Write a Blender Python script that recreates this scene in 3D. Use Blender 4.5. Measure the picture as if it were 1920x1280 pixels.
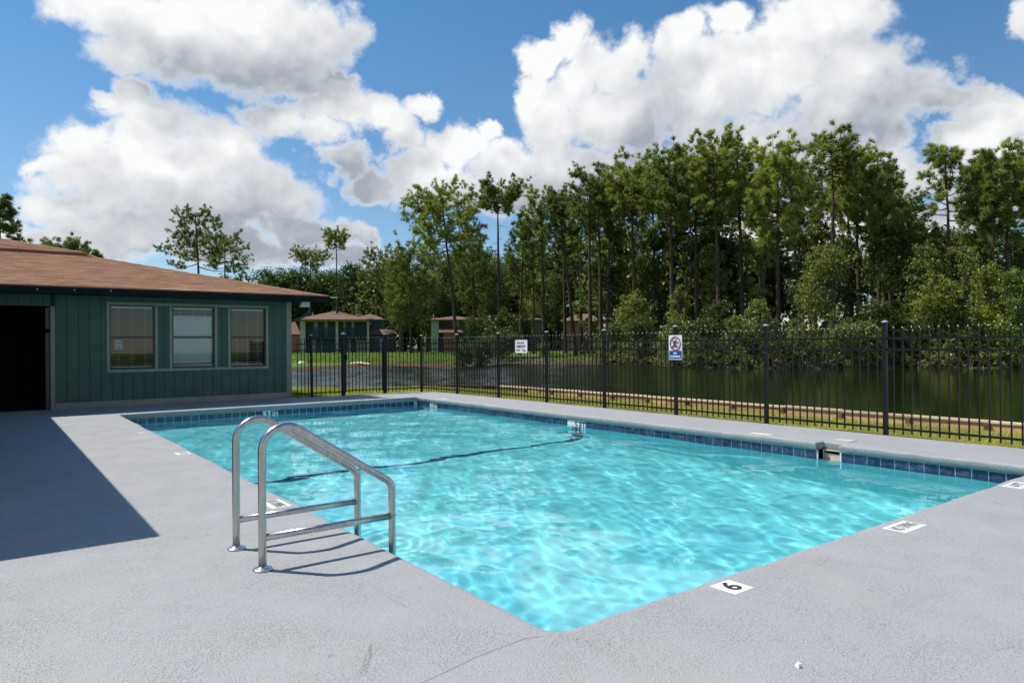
# Apartment-complex swimming pool beside a pond: everything built in code.
import bpy, bmesh, math, random
import numpy as np
from mathutils import Matrix, Vector

for o in list(bpy.data.objects):
    bpy.data.objects.remove(o, do_unlink=True)
sc = bpy.context.scene

# ------------------------------------------------------------------ camera
# World: x along the pool's short side, y along its long side, metres; pool corner nearest the camera at 0,0; deck at z 0.
FPX, YAW, PITCH, ROLL = 1303.2, .6466, .004, -.0078          # focal length in photo pixels, angles in radians
CAM = np.array([-1.9488, -2.2968, 1.245])
_F = np.array([math.sin(YAW), math.cos(YAW), 0.]); _R = np.array([math.cos(YAW), -math.sin(YAW), 0.]); _U = np.array([0., 0., 1.])
FWD = _F*math.cos(PITCH) + _U*math.sin(PITCH); _u2 = _U*math.cos(PITCH) - _F*math.sin(PITCH)
RGT = _R*math.cos(ROLL) + _u2*math.sin(ROLL); UPV = _u2*math.cos(ROLL) - _R*math.sin(ROLL)
def ray(u, v): return FWD + (u-960)/FPX*RGT + (640-v)/FPX*UPV
def at(u, v, depth): return CAM + ray(u, v)*depth
def on(u, v, ax, val):
    d = ray(u, v); return CAM + d*(val-CAM[ax])/d[ax]
cam = bpy.data.cameras.new('camera'); cam_o = bpy.data.objects.new('camera', cam); sc.collection.objects.link(cam_o); sc.camera = cam_o
cam.sensor_width = 36; cam.lens = FPX/1920*36; cam.clip_start = .05; cam.clip_end = 4000
cam_o.matrix_world = Matrix([[RGT[i], UPV[i], -FWD[i], CAM[i]] for i in range(3)] + [[0, 0, 0, 1]])

# ------------------------------------------------------------------ sun and sky
SUN_EL = math.radians(59.0); SUN_AZ = math.atan2(-.632, .775)      # azimuth from +y towards +x
SUN_DIR = Vector((math.sin(SUN_AZ)*math.cos(SUN_EL), math.cos(SUN_AZ)*math.cos(SUN_EL), math.sin(SUN_EL)))
sun = bpy.data.lights.new('sun', 'SUN'); sun.energy = 4.9; sun.angle = math.radians(.53); sun.color = (1., .955, .88)
sun_o = bpy.data.objects.new('sun', sun); sc.collection.objects.link(sun_o)
sun_o.rotation_euler = SUN_DIR.to_track_quat('Z', 'Y').to_euler()
sun_o.location = (-20, 25, 40)
sun.cycles.is_caustics_light = True
vs = sc.view_settings; vs.view_transform = 'Standard'; vs.look = 'None'; vs.exposure = 0.2; vs.gamma = 1; vs.use_curve_mapping = False
cy = sc.cycles
cy.use_denoising = True; cy.max_bounces = 8; cy.diffuse_bounces = 2; cy.glossy_bounces = 4; cy.transmission_bounces = 8; cy.transparent_max_bounces = 12
cy.caustics_refractive = True; cy.caustics_reflective = False; cy.sample_clamp_indirect = 6.0
cy.use_adaptive_sampling = True; cy.adaptive_threshold = .02

# cumulus in the part of the sky in view: (photo x, y, half width, half height) of each puff
CLOUDS = [
(215,10,110,60),(330,50,150,75),(470,50,170,90),(580,70,95,80),(430,120,150,65),(250,105,85,45),(560,140,90,50),
(620,165,35,25),
(270,185,55,40),(300,230,90,60),(215,205,40,25),(150,290,85,60),(90,318,50,24),(190,350,110,60),(130,388,80,30),
(300,320,140,80),(420,300,120,70),(380,400,160,70),(500,370,120,70),(560,430,110,45),(650,440,55,40),(690,452,35,26),(240,440,150,50),(420,470,190,40),
(520,225,80,45),(610,205,80,45),(700,230,90,45),(800,205,40,30),(760,255,60,35),(610,260,70,40),
(650,310,50,32),(710,345,75,45),(800,325,90,55),(870,280,75,55),(910,245,35,25),(950,310,90,55),(860,370,120,50),(1000,370,130,55),
(1055,60,50,50),(1010,105,50,50),(1095,120,80,70),(1000,160,40,40),(1050,210,90,90),(1170,110,70,60),(1180,210,130,90),(1270,100,70,55),(1320,180,140,90),(1365,55,70,40),(1430,140,140,100),(1500,60,110,80),(1590,30,110,60),(1610,130,120,80),(1570,215,140,60),(1700,170,90,60),(1770,185,60,30),(1080,310,110,70),(1210,320,150,70),(1370,290,160,70),(1520,300,120,70),
(1668,245,55,50),(1650,300,80,50),(1700,340,90,40),(1850,205,50,35),(1895,215,60,50),(1830,255,85,35),(1900,300,90,60),(1915,20,40,45),(1790,245,25,12),

(45,430,50,36),(130,445,90,36),(1700,440,140,60),(1500,420,200,60),(640,480,120,30),(1870,400,120,60)
]

def build_world():
    w = bpy.data.worlds.new('World'); sc.world = w; w.use_nodes = True
    class G:                                             # small node-tree writer
        def __init__(s, nt): s.N = nt.nodes; s.K = nt.links
        def put(s, n, vals, off=0):
            for i, x in enumerate(vals):
                if x is None: continue
                if isinstance(x, bpy.types.NodeSocket): s.K.new(x, n.inputs[i+off])
                else: n.inputs[i+off].default_value = x
            return n
        def m(s, op, *a):
            n = s.N.new('ShaderNodeMath'); n.operation = op; return s.put(n, a).outputs[0]
        def v(s, op, *a):
            n = s.N.new('ShaderNodeVectorMath'); n.operation = op; return s.put(n, a).outputs[0]
        def comb(s, *a): return s.put(s.N.new('ShaderNodeCombineXYZ'), a).outputs[0]
        def sep(s, a): return s.put(s.N.new('ShaderNodeSeparateXYZ'), (a,)).outputs
        def noise(s, vec, scale, detail, rough):
            n = s.N.new('ShaderNodeTexNoise'); s.K.new(vec, n.inputs['Vector'])
            n.inputs['Scale'].default_value = scale; n.inputs['Detail'].default_value = detail; n.inputs['Roughness'].default_value = rough
            return n
        def rng(s, x, a, b, smooth=True):
            n = s.N.new('ShaderNodeMapRange'); n.interpolation_type = 'SMOOTHSTEP' if smooth else 'LINEAR'
            return s.put(n, (x, a, b, 0., 1.)).outputs[0]
        def mix(s, f, a, b):
            n = s.N.new('ShaderNodeMix'); n.data_type = 'RGBA'; s.put(n, (f,)); s.put(n, (a, b), 6); return n.outputs[2]
    lob = []
    for (x, y, rx, ry) in CLOUDS:
        d = ray(x, y); d = d/np.linalg.norm(d)
        lob.append((math.atan2(d[0], d[1]), math.asin(d[2]), rx/1350.*.90, ry/1350.*.89))
    mass = []                                             # the whole heaps those puffs belong to, for light and shade
    for (x, y, rx, ry) in ((370, 50, 330, 150), (330, 330, 330, 190), (620, 240, 230, 100), (850, 320, 240, 120), (1130, 190, 220, 200), (1480, 170, 380, 220), (1690, 310, 120, 100), (1870, 270, 140, 110), (1600, 430, 300, 90)):
        d = ray(x, y); d = d/np.linalg.norm(d); mass.append((math.atan2(d[0], d[1]), math.asin(d[2]), rx/1350., ry/1350.))
    rg = np.random.default_rng(11)
    for i in range(30):                                   # the same cumulus field goes on round the rest of the sky
        a = YAW + rg.uniform(.95, 2*math.pi-.95); a = (a+math.pi) % (2*math.pi) - math.pi
        lob.append((a, rg.uniform(.12, .8), rg.uniform(.12, .26), rg.uniform(.06, .13))); mass.append(lob[-1])
    g = G(w.node_tree)
    sky = g.N.new('ShaderNodeTexSky'); sky.sky_type = 'NISHITA'; sky.sun_disc = False
    sky.sun_elevation = SUN_EL; sky.sun_rotation = SUN_AZ; sky.air_density = 1.0; sky.dust_density = .1; sky.ozone_density = 2.0
    D = g.N.new('ShaderNodeTexCoord').outputs['Generated']
    sx = g.sep(D); az = g.m('ARCTAN2', sx[0], sx[1]); el = g.m('ARCSINE', sx[2])
    n1 = g.noise(D, 7., 8, .60)
    w1 = g.v('MULTIPLY', g.v('SUBTRACT', n1.outputs['Color'], (.5, .5, .5)), (.15, .12, 0))
    flat = g.comb(az, el, 0.); uv = g.v('ADD', flat, w1); uvs = g.v('ADD', flat, g.v('MULTIPLY', w1, (.55, .55, 0)))
    def billow(v, scale, detail):                                        # rounded cauliflower heads
        n = g.N.new('ShaderNodeTexVoronoi'); g.K.new(v, n.inputs['Vector']); n.inputs['Scale'].default_value = scale; n.inputs['Detail'].default_value = detail; n.inputs['Roughness'].default_value = .6; n.inputs['Lacunarity'].default_value = 2.3
        n.normalize = True; return n.outputs['Distance']
    wn = g.noise(D, 34, 3, .5)
    Dw = g.v('ADD', D, g.v('MULTIPLY', g.v('SUBTRACT', wn.outputs['Color'], (.5, .5, .5)), (.016, .016, .016)))
    b0 = billow(Dw, 26, 3); s0 = billow(Dw, 17, 1.); s1 = billow(g.v('ADD', Dw, tuple(x*.022 for x in SUN_DIR)), 17, 1.)
    fb = g.m('MULTIPLY_ADD', b0, -1., .36); fc = g.m('SUBTRACT', s1, s0)
    fw = g.m('SUBTRACT', wn.outputs[0], .5)
    tint = g.N.new('ShaderNodeMix'); tint.data_type = 'RGBA'; tint.blend_type = 'MULTIPLY'; tint.inputs[0].default_value = 1
    g.K.new(sky.outputs[0], tint.inputs[6])
    g.K.new(g.mix(g.rng(el, -.02, .52, False), (1.0, 1.03, 1.08, 1), (.58, 1.08, 1.28, 1)), tint.inputs[7])
    skyc = tint.outputs[2]
    STR = .089
    def sector(lobes, heaps):                                    # clouds of one slice of azimuth
        t = bpy.data.node_groups.new('cloud_slice', 'ShaderNodeTree')
        for nm, ty in (('uv', 'NodeSocketVector'), ('uvs', 'NodeSocketVector'), ('fw', 'NodeSocketFloat'), ('fb', 'NodeSocketFloat'), ('fc', 'NodeSocketFloat'), ('sky', 'NodeSocketColor')):
            t.interface.new_socket(nm, in_out='INPUT', socket_type=ty)
        t.interface.new_socket('shader', in_out='OUTPUT', socket_type='NodeSocketShader')
        h = G(t); gi = h.N.new('NodeGroupInput'); go = h.N.new('NodeGroupOutput')
        def pad(q): q = list(q); return q+[(0, -3, .1, .1)]*(-len(q) % 3)
        lobes = pad(lobes); heaps = pad(heaps) or pad(lobes[:1])
        def field(vec, du0, dv0, lobes):
            su = h.sep(vec)
            U = h.v('ADD', h.comb(su[0], su[0], su[0]), (du0,)*3); V = h.v('ADD', h.comb(su[1], su[1], su[1]), (dv0,)*3)
            acc = None
            for i in range(0, len(lobes), 3):
                a = lobes[i:i+3]
                du = h.v('MULTIPLY_ADD', U, tuple(1/q[2] for q in a), tuple(-q[0]/q[2] for q in a))
                dv = h.v('MULTIPLY_ADD', V, tuple(1/q[3] for q in a), tuple(-q[1]/q[3] for q in a))
                ss = h.v('MULTIPLY_ADD', dv, dv, h.v('MULTIPLY', du, du))
                acc = ss if acc is None else h.v('MINIMUM', acc, ss)
            q = h.sep(acc); return h.m('SUBTRACT', 1., h.m('SQRT', h.m('MINIMUM', h.m('MINIMUM', q[0], q[1]), q[2])))
        F0 = field(gi.outputs['uv'], 0, 0, lobes)
        S0 = field(gi.outputs['uvs'], 0, 0, heaps); S1 = field(gi.outputs['uvs'], -.055, .060, heaps); P1 = field(gi.outputs['uvs'], -.030, .034, lobes)   # thickness here, and a little further towards the sun
        dens = h.m('MULTIPLY_ADD', gi.outputs['fb'], .75, h.m('MULTIPLY_ADD', gi.outputs['fw'], .95, F0))
        alpha = h.rng(dens, -.10, .44)
        lit = h.m('MULTIPLY_ADD', gi.outputs['fc'], .9, h.m('MULTIPLY_ADD', gi.outputs['fb'], .75, h.m('MULTIPLY_ADD', h.m('SUBTRACT', F0, P1), .35, h.m('MULTIPLY', h.m('SUBTRACT', S0, S1), 1.1))))
        sh = h.m('MULTIPLY', h.rng(lit, .74, -.46, False), h.rng(dens, -.05, .55))
        col = h.mix(sh, (9.5, 9.55, 9.6, 1), (3.7, 4.1, 4.7, 1))
        b = h.N.new('ShaderNodeBackground'); h.K.new(h.mix(alpha, gi.outputs['sky'], col), b.inputs[0]); b.inputs[1].default_value = STR
        h.K.new(b.outputs[0], go.inputs[0])
        n = g.N.new('ShaderNodeGroup'); n.node_tree = t
        for k, sck in (('uv', uv), ('uvs', uvs), ('fw', fw), ('fb', fb), ('fc', fc), ('sky', skyc)): g.K.new(sck, n.inputs[k])
        return n.outputs[0]
    def choose(cond, a, b): return g.put(g.N.new('ShaderNodeMixShader'), (cond, a, b)).outputs[0]
    cuts = [-math.pi, -1.6, .03] + [.03+.2*i for i in range(1, 7)] + [2.2, math.pi]
    def near(a0, a1, L_): return [q for q in L_ if q[0]+q[2]*1.15+.14 > a0 and q[0]-q[2]*1.15-.14 < a1]
    def tree(i, j):
        if j-i == 1: return sector(near(cuts[i], cuts[j], lob), near(cuts[i], cuts[j], mass))
        k = (i+j)//2
        return choose(g.m('GREATER_THAN', az, cuts[k]), tree(i, k), tree(k, j))
    up = tree(0, len(cuts)-1)
    bg = g.N['Background']; g.K.new(skyc, bg.inputs[0]); bg.inputs[1].default_value = STR
    g.K.new(choose(g.m('GREATER_THAN', el, -.01), bg.outputs[0], up), g.N['World Output'].inputs[0])
    w.cycles.sampling_method = 'MANUAL'; w.cycles.sample_map_resolution = 512
build_world()

# ------------------------------------------------------------------ helpers
COL = sc.collection
class MB:                                                 # collects geometry, build() links it as ONE mesh object
    def __init__(s): s.v = []; s.f = []
    def add(s, vs, fs):
        n = len(s.v); s.v.extend([tuple(map(float, p)) for p in vs]); s.f.extend([tuple(i+n for i in q) for q in fs]); return s
    def box(s, x0, x1, y0, y1, z0, z1, M=None):
        p = [(x, y, z) for z in (z0, z1) for x, y in ((x0, y0), (x1, y0), (x1, y1), (x0, y1))]
        if M is not None: p = [M(q) for q in p]
        return s.add(p, [(3, 2, 1, 0), (4, 5, 6, 7), (0, 1, 5, 4), (1, 2, 6, 5), (2, 3, 7, 6), (3, 0, 4, 7)])
    def tube(s, pts, rad, n=10, caps=True):
        P = [Vector(p) for p in pts]; m = len(P)
        if not hasattr(rad, '__len__'): rad = [rad]*m
        T = [(P[min(i+1, m-1)]-P[max(i-1, 0)]).normalized() for i in range(m)]
        ref = Vector((0, 0, 1)) if abs(T[0].z) < .9 else Vector((1, 0, 0))
        a = T[0].cross(ref).normalized(); vs = []
        for i in range(m):
            a = (a - T[i]*a.dot(T[i])).normalized(); b = T[i].cross(a)
            for k in range(n):
                t = 2*math.pi*k/n; vs.append(P[i] + (a*math.cos(t)+b*math.sin(t))*rad[i])
        fs = [(i*n+k, i*n+(k+1) % n, (i+1)*n+(k+1) % n, (i+1)*n+k) for i in range(m-1) for k in range(n)]
        if caps: fs += [tuple(range(n-1, -1, -1)), tuple((m-1)*n+k for k in range(n))]
        return s.add(vs, fs)
    def lathe(s, prof, c, n=20):                          # prof: (radius, z)
        vs = [(c[0]+r*math.cos(2*math.pi*k/n), c[1]+r*math.sin(2*math.pi*k/n), c[2]+z) for r, z in prof for k in range(n)]
        m = len(prof)
        fs = [(i*n+k, i*n+(k+1) % n, (i+1)*n+(k+1) % n, (i+1)*n+k) for i in range(m-1) for k in range(n)]
        fs += [tuple(range(n-1, -1, -1)), tuple((m-1)*n+k for k in range(n))]
        return s.add(vs, fs)
    def mesh(s, name, mat=None, smooth=False):
        me = bpy.data.meshes.new(name); me.from_pydata(s.v, [], s.f)
        if mat: me.materials.append(mat)
        if smooth: me.polygons.foreach_set('use_smooth', [True]*len(me.polygons))
        me.update(); return me
    def build(s, name, mat, parent=None, smooth=False, bevel=0.):
        o = link(name, s.mesh(name, mat, smooth), parent)
        if bevel:
            b = o.modifiers.new('edge', 'BEVEL'); b.width = bevel; b.segments = 2; b.limit_method = 'ANGLE'; b.angle_limit = math.radians(40)
        return o
def link(name, me, parent=None, loc=None, rot=None):
    o = bpy.data.objects.new(name, me); COL.objects.link(o)
    if parent is not None: o.parent = parent
    if loc is not None: o.location = loc
    if rot is not None: o.rotation_euler = rot
    return o
def raw_mesh(name, V, F, mat, smooth=False):              # V (n,3) array, F (m,k) array: fast path for big meshes
    V = np.asarray(V, np.float32); F = np.asarray(F, np.int32)
    me = bpy.data.meshes.new(name); k = F.shape[1]
    me.vertices.add(len(V)); me.vertices.foreach_set('co', V.ravel())
    me.loops.add(F.size); me.loops.foreach_set('vertex_index', F.ravel())
    me.polygons.add(len(F)); me.polygons.foreach_set('loop_start', np.arange(0, F.size, k, dtype=np.int32))
    me.update(calc_edges=True); me.validate()
    if smooth: me.polygons.foreach_set('use_smooth', [True]*len(me.polygons))
    me.materials.append(mat); return me
def tag(o, label=None, cat=None, group=None, kind=None):
    if label: o['label'] = label
    if cat: o['category'] = cat
    if group: o['group'] = group
    if kind: o['kind'] = kind
    return o
def thing(name, label, cat, loc=(0, 0, 0), rz=0., group=None):
    o = link(name, None, None, loc, (0, 0, rz)); o.empty_display_size = .2
    return tag(o, label, cat, group)
def text_mesh(s, size, mat, name='lettering', align='CENTER', bold=.0, ext=.0015):
    c = bpy.data.curves.new('txt', 'FONT'); c.body = s; c.size = size; c.align_x = align; c.align_y = 'CENTER'; c.extrude = ext; c.offset = bold; c.resolution_u = 3
    o = bpy.data.objects.new('txt', c); COL.objects.link(o)
    me = bpy.data.meshes.new_from_object(o.evaluated_get(bpy.context.evaluated_depsgraph_get())); bpy.data.objects.remove(o)
    me.name = name; me.materials.clear(); me.materials.append(mat); return me

# ------------------------------------------------------------------ materials
def new_mat(name):
    m = bpy.data.materials.new(name); m.use_nodes = True
    return m, m.node_tree.nodes, m.node_tree.links, m.node_tree.nodes['Principled BSDF']
def nz(N, K, coord, scale, detail=3., rough=.55, stretch=None):
    n = N.new('ShaderNodeTexNoise'); n.inputs['Scale'].default_value = scale; n.inputs['Detail'].default_value = detail; n.inputs['Roughness'].default_value = rough
    if stretch:
        mp = N.new('ShaderNodeMapping'); mp.inputs['Scale'].default_value = stretch; K.new(coord, mp.inputs[0]); coord = mp.outputs[0]
    K.new(coord, n.inputs['Vector']); return n.outputs['Fac']
def ramp(N, K, fac, stops):
    r = N.new('ShaderNodeValToRGB'); e = r.color_ramp.elements
    while len(e) < len(stops): e.new(.5)
    for q, (p, c) in zip(e, stops): q.position = p; q.color = (*c, 1) if len(c) == 3 else c
    K.new(fac, r.inputs[0]); return r.outputs[0]
def mixc(N, K, f, a, b, mode='MIX'):
    n = N.new('ShaderNodeMix'); n.data_type = 'RGBA'; n.blend_type = mode
    for s, x in ((0, f), (6, a), (7, b)):
        if isinstance(x, bpy.types.NodeSocket): K.new(x, n.inputs[s])
        elif isinstance(x, (int, float)): n.inputs[s].default_value = x
        else: n.inputs[s].default_value = (*x, 1)
    return n.outputs[2]
def bump(N, K, h, b, strength=.4, dist=.01, normal=None):
    n = N.new('ShaderNodeBump'); n.inputs['Strength'].default_value = strength; n.inputs['Distance'].default_value = dist
    K.new(h, n.inputs['Height'])
    if normal is not None: K.new(normal, n.inputs['Normal'])
    if b is not None: K.new(n.outputs[0], b.inputs['Normal'])
    return n.outputs[0]
def coords(N, kind='Object'): return N.new('ShaderNodeTexCoord').outputs[kind]
def plain(name, col, rough=.5, metal=0., var=.12, scale=6., bmp=0., bscale=60., randobj=0., spec=.5):
    m, N, K, b = new_mat(name); c = coords(N)
    f = nz(N, K, c, scale, 5, .6)
    lo = tuple(x*(1-var) for x in col); hi = tuple(min(1, x*(1+var)) for x in col)
    out = ramp(N, K, f, ((.3, lo), (.7, hi)))
    if randobj:
        oi = N.new('ShaderNodeObjectInfo').outputs['Random']
        out = mixc(N, K, 1., out, ramp(N, K, oi, ((0, (1-randobj,)*3), (1, (1+randobj*.6,)*3))), 'MULTIPLY')
    K.new(out, b.inputs['Base Color']); b.inputs['Roughness'].default_value = rough; b.inputs['Metallic'].default_value = metal
    b.inputs['Specular IOR Level'].default_value = spec
    if bmp: bump(N, K, nz(N, K, c, bscale, 3), b, bmp, .004)
    return m
M = {}
# painted knock-down concrete of the deck
def deck_mat():
    m, N, K, b = new_mat('painted_concrete'); c = coords(N)
    big = nz(N, K, c, .55, 5, .6); mid = nz(N, K, c, 3.2, 5, .65); warm = nz(N, K, c, .9, 4, .6)
    col = ramp(N, K, big, ((.3, (.462, .460, .460)), (.5, (.480, .476, .472)), (.72, (.498, .491, .483))))
    col = mixc(N, K, ramp(N, K, warm, ((.56, (0, 0, 0)), (.75, (.55,)*3))), col, (.480, .460, .435))
    col = mixc(N, K, ramp(N, K, mid, ((.56, (0, 0, 0)), (.74, (.30,)*3))), col, (.405, .411, .420))
    # knock-down pits
    v = N.new('ShaderNodeTexVoronoi'); v.feature = 'SMOOTH_F1'; v.inputs['Scale'].default_value = 105; v.inputs['Smoothness'].default_value = .6; v.inputs['Randomness'].default_value = 1
    wv = N.new('ShaderNodeMix'); wv.data_type = 'VECTOR'; wv.inputs[0].default_value = .035
    nn = N.new('ShaderNodeTexNoise'); nn.inputs['Scale'].default_value = 22; K.new(c, nn.inputs['Vector']); K.new(c, wv.inputs[4]); K.new(nn.outputs['Color'], wv.inputs[5]); K.new(wv.outputs[1], v.inputs['Vector'])
    fine = nz(N, K, c, 150, 3, .6)
    h = N.new('ShaderNodeMath'); h.operation = 'MULTIPLY_ADD'; K.new(v.outputs['Distance'], h.inputs[0]); h.inputs[1].default_value = -.9; K.new(fine, h.inputs[2])
    plate = ramp(N, K, h.outputs[0], ((.12, (0, 0, 0)), (.40, (.75,)*3), (.62, (1, 1, 1))))
    patch = nz(N, K, c, 2.3, 4, .6)                            # some areas trowelled smoother than others
    st = N.new('ShaderNodeMapRange'); K.new(patch, st.inputs[0]); st.inputs[1].default_value = .35; st.inputs[2].default_value = .65; st.inputs[3].default_value = .72; st.inputs[4].default_value = 1.0
    bn = N.new('ShaderNodeBump'); bn.inputs['Distance'].default_value = .0085; K.new(plate, bn.inputs['Height']); K.new(st.outputs[0], bn.inputs['Strength'])
    b2 = bump(N, K, nz(N, K, c, 12, 5, .65), None, .10, .008, bn.outputs[0]); K.new(b2, b.inputs['Normal'])
    pits = ramp(N, K, h.outputs[0], ((.02, (.64, .65, .67)), (.20, (1, 1, 1))))  # darker tone in the pits
    col = mixc(N, K, 1., col, pits, 'MULTIPLY')
    # scattered open pits, in clusters
    vp = N.new('ShaderNodeTexVoronoi'); vp.inputs['Scale'].default_value = 48; K.new(wv.outputs[1], vp.inputs['Vector'])
    pt = ramp(N, K, vp.outputs['Distance'], ((.16, (1, 1, 1)), (.30, (0, 0, 0))))
    cl = ramp(N, K, nz(N, K, c, 2.8, 5, .7), ((.52, (0, 0, 0)), (.64, (1, 1, 1))))
    pm = N.new('ShaderNodeMath'); pm.operation = 'MULTIPLY'; K.new(pt, pm.inputs[0]); K.new(cl, pm.inputs[1])
    pm2 = N.new('ShaderNodeMath'); pm2.operation = 'MULTIPLY'; K.new(pm.outputs[0], pm2.inputs[0]); pm2.inputs[1].default_value = .75
    col = mixc(N, K, pm2.outputs[0], col, (.17, .18, .20))
    K.new(col, b.inputs['Base Color']); b.inputs['Roughness'].default_value = .62; b.inputs['Specular IOR Level'].default_value = .35
    return m
M['deck'] = deck_mat()
def plaster_mat():
    m, N, K, b = new_mat('pool_plaster'); c = coords(N)
    col = ramp(N, K, nz(N, K, c, 1.3, 5, .6), ((.3, (.170, .745, .850)), (.7, (.225, .820, .900))))
    K.new(col, b.inputs['Base Color']); b.inputs['Roughness'].default_value = .75; bump(N, K, nz(N, K, c, 40, 3), b, .1, .003); return m
M['plaster'] = plaster_mat()
def pool_water_mat():
    m, N, K, b = new_mat('pool_water'); N.remove(b)
    g = N.new('ShaderNodeBsdfGlass'); g.inputs['Color'].default_value = (.94, .992, 1, 1); g.inputs['Roughness'].default_value = 0; g.inputs['IOR'].default_value = 1.333
    K.new(g.outputs[0], N['Material Output'].inputs[0]); return m
M['pool_water'] = pool_water_mat()
def pond_mat():
    m, N, K, b = new_mat('pond_water'); c = coords(N)
    b.inputs['Base Color'].default_value = (.008, .013, .003, 1); b.inputs['Roughness'].default_value = .07; b.inputs['IOR'].default_value = 1.333
    # wind roughens the open left-hand reach; under the pines it lies calm
    sx = N.new('ShaderNodeSeparateXYZ'); K.new(c, sx.inputs[0]); d = N.new('ShaderNodeMath'); d.operation = 'MULTIPLY_ADD'; K.new(sx.outputs[0], d.inputs[0]); d.inputs[1].default_value = -.95; K.new(sx.outputs[1], d.inputs[2])
    ro = N.new('ShaderNodeMapRange'); ro.interpolation_type = 'SMOOTHSTEP'; K.new(d.outputs[0], ro.inputs[0])
    for i_, x_ in enumerate((-12., 5., .06, .20)): ro.inputs[1+i_].default_value = x_
    K.new(ro.outputs[0], b.inputs['Roughness'])
    bump(N, K, nz(N, K, c, 9., 3, .6), b, .12, .02); return m
M['pond'] = pond_mat()
def tile_mat():
    m, N, K, b = new_mat('glazed_blue_tile'); c = coords(N); oi = N.new('ShaderNodeObjectInfo')
    off = N.new('ShaderNodeVectorMath'); off.operation = 'ADD'; K.new(c, off.inputs[0]); K.new(oi.outputs['Location'], off.inputs[1])
    f = nz(N, K, off.outputs[0], 19, 5, .65)
    col = ramp(N, K, f, ((.32, (.012, .024, .062)), (.5, (.032, .055, .120)), (.7, (.095, .125, .195))))
    col = mixc(N, K, 1., col, ramp(N, K, oi.outputs['Random'], ((0, (.7, .7, .75)), (1, (1.25, 1.2, 1.15)))), 'MULTIPLY')
    K.new(col, b.inputs['Base Color']); b.inputs['Roughness'].default_value = .12; bump(N, K, nz(N, K, off.outputs[0], 30, 2), b, .15, .003); return m
M['tile'] = tile_mat()
M['grout'] = plain('grout', (.66, .70, .72), .8)
M['white_tile'] = plain('white_glazed_tile', (.80, .79, .74), .25, var=.04)
M['stripe'] = plain('blue_stripe_tile', (.012, .05, .16), .3)
M['marker_black'] = plain('black_lettering', (.03, .03, .035), .5)
M['worn_black'] = plain('worn_lettering', (.20, .20, .19), .6, var=.5, scale=90)
def steel_mat():
    m, N, K, b = new_mat('brushed_stainless'); c = coords(N)
    f = nz(N, K, c, 30, 4, .6, (1, 1, .08)); col = ramp(N, K, f, ((.3, (.43, .41, .38)), (.7, (.60, .58, .55))))
    K.new(col, b.inputs['Base Color']); b.inputs['Metallic'].default_value = 1
    rr = N.new('ShaderNodeMapRange'); K.new(f, rr.inputs[0]); rr.inputs[3].default_value = .18; rr.inputs[4].default_value = .34; K.new(rr.outputs[0], b.inputs['Roughness'])
    bump(N, K, nz(N, K, c, 220, 2, .5, (1, 1, .05)), b, .06, .001); return m
M['steel'] = steel_mat()
M['chrome'] = plain('chromed_flange', (.70, .71, .73), .26, 1., var=.05)
def fence_mat():
    m, N, K, b = new_mat('black_powder_coat'); c = coords(N)
    K.new(ramp(N, K, nz(N, K, c, 14, 4), ((.3, (.005, .006, .007)), (.7, (.010, .011, .012)))), b.inputs['Base Color']); b.inputs['Roughness'].default_value = .42; b.inputs['Specular IOR Level'].default_value = .3; return m
M['fence'] = fence_mat()
M['cap'] = plain('weathered_cap_and_glint', (.42, .42, .42), .4, var=.3, scale=30)
def wood_mat(name, a, bb, rough=.8):
    m, N, K, b = new_mat(name); c = coords(N); oi = N.new('ShaderNodeObjectInfo')
    off = N.new('ShaderNodeVectorMath'); off.operation = 'ADD'; K.new(c, off.inputs[0]); K.new(oi.outputs['Location'], off.inputs[1])
    f = nz(N, K, off.outputs[0], 4, 6, .65, (6, .6, 6)); col = ramp(N, K, f, ((.3, a), (.7, bb)))
    col = mixc(N, K, 1., col, ramp(N, K, oi.outputs['Random'], ((0, (.72,)*3), (1, (1.2,)*3))), 'MULTIPLY')
    K.new(col, b.inputs['Base Color']); b.inputs['Roughness'].default_value = rough; bump(N, K, f, b, .4, .004); return m
M['timber'] = wood_mat('fresh_timber', (.50, .27, .12), (.66, .42, .22))
M['timber_cap'] = wood_mat('pale_timber', (.62, .45, .28), (.80, .63, .44))
M['old_timber'] = wood_mat('old_timber', (.10, .055, .03), (.19, .11, .06))  # darker brown version of the edging timber, for its curved end and piles
M['pale_wood'] = wood_mat('bleached_wood', (.50, .44, .36), (.68, .62, .54))
M['brown_wood'] = wood_mat('brown_board', (.055, .033, .025), (.10, .062, .045))
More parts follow.
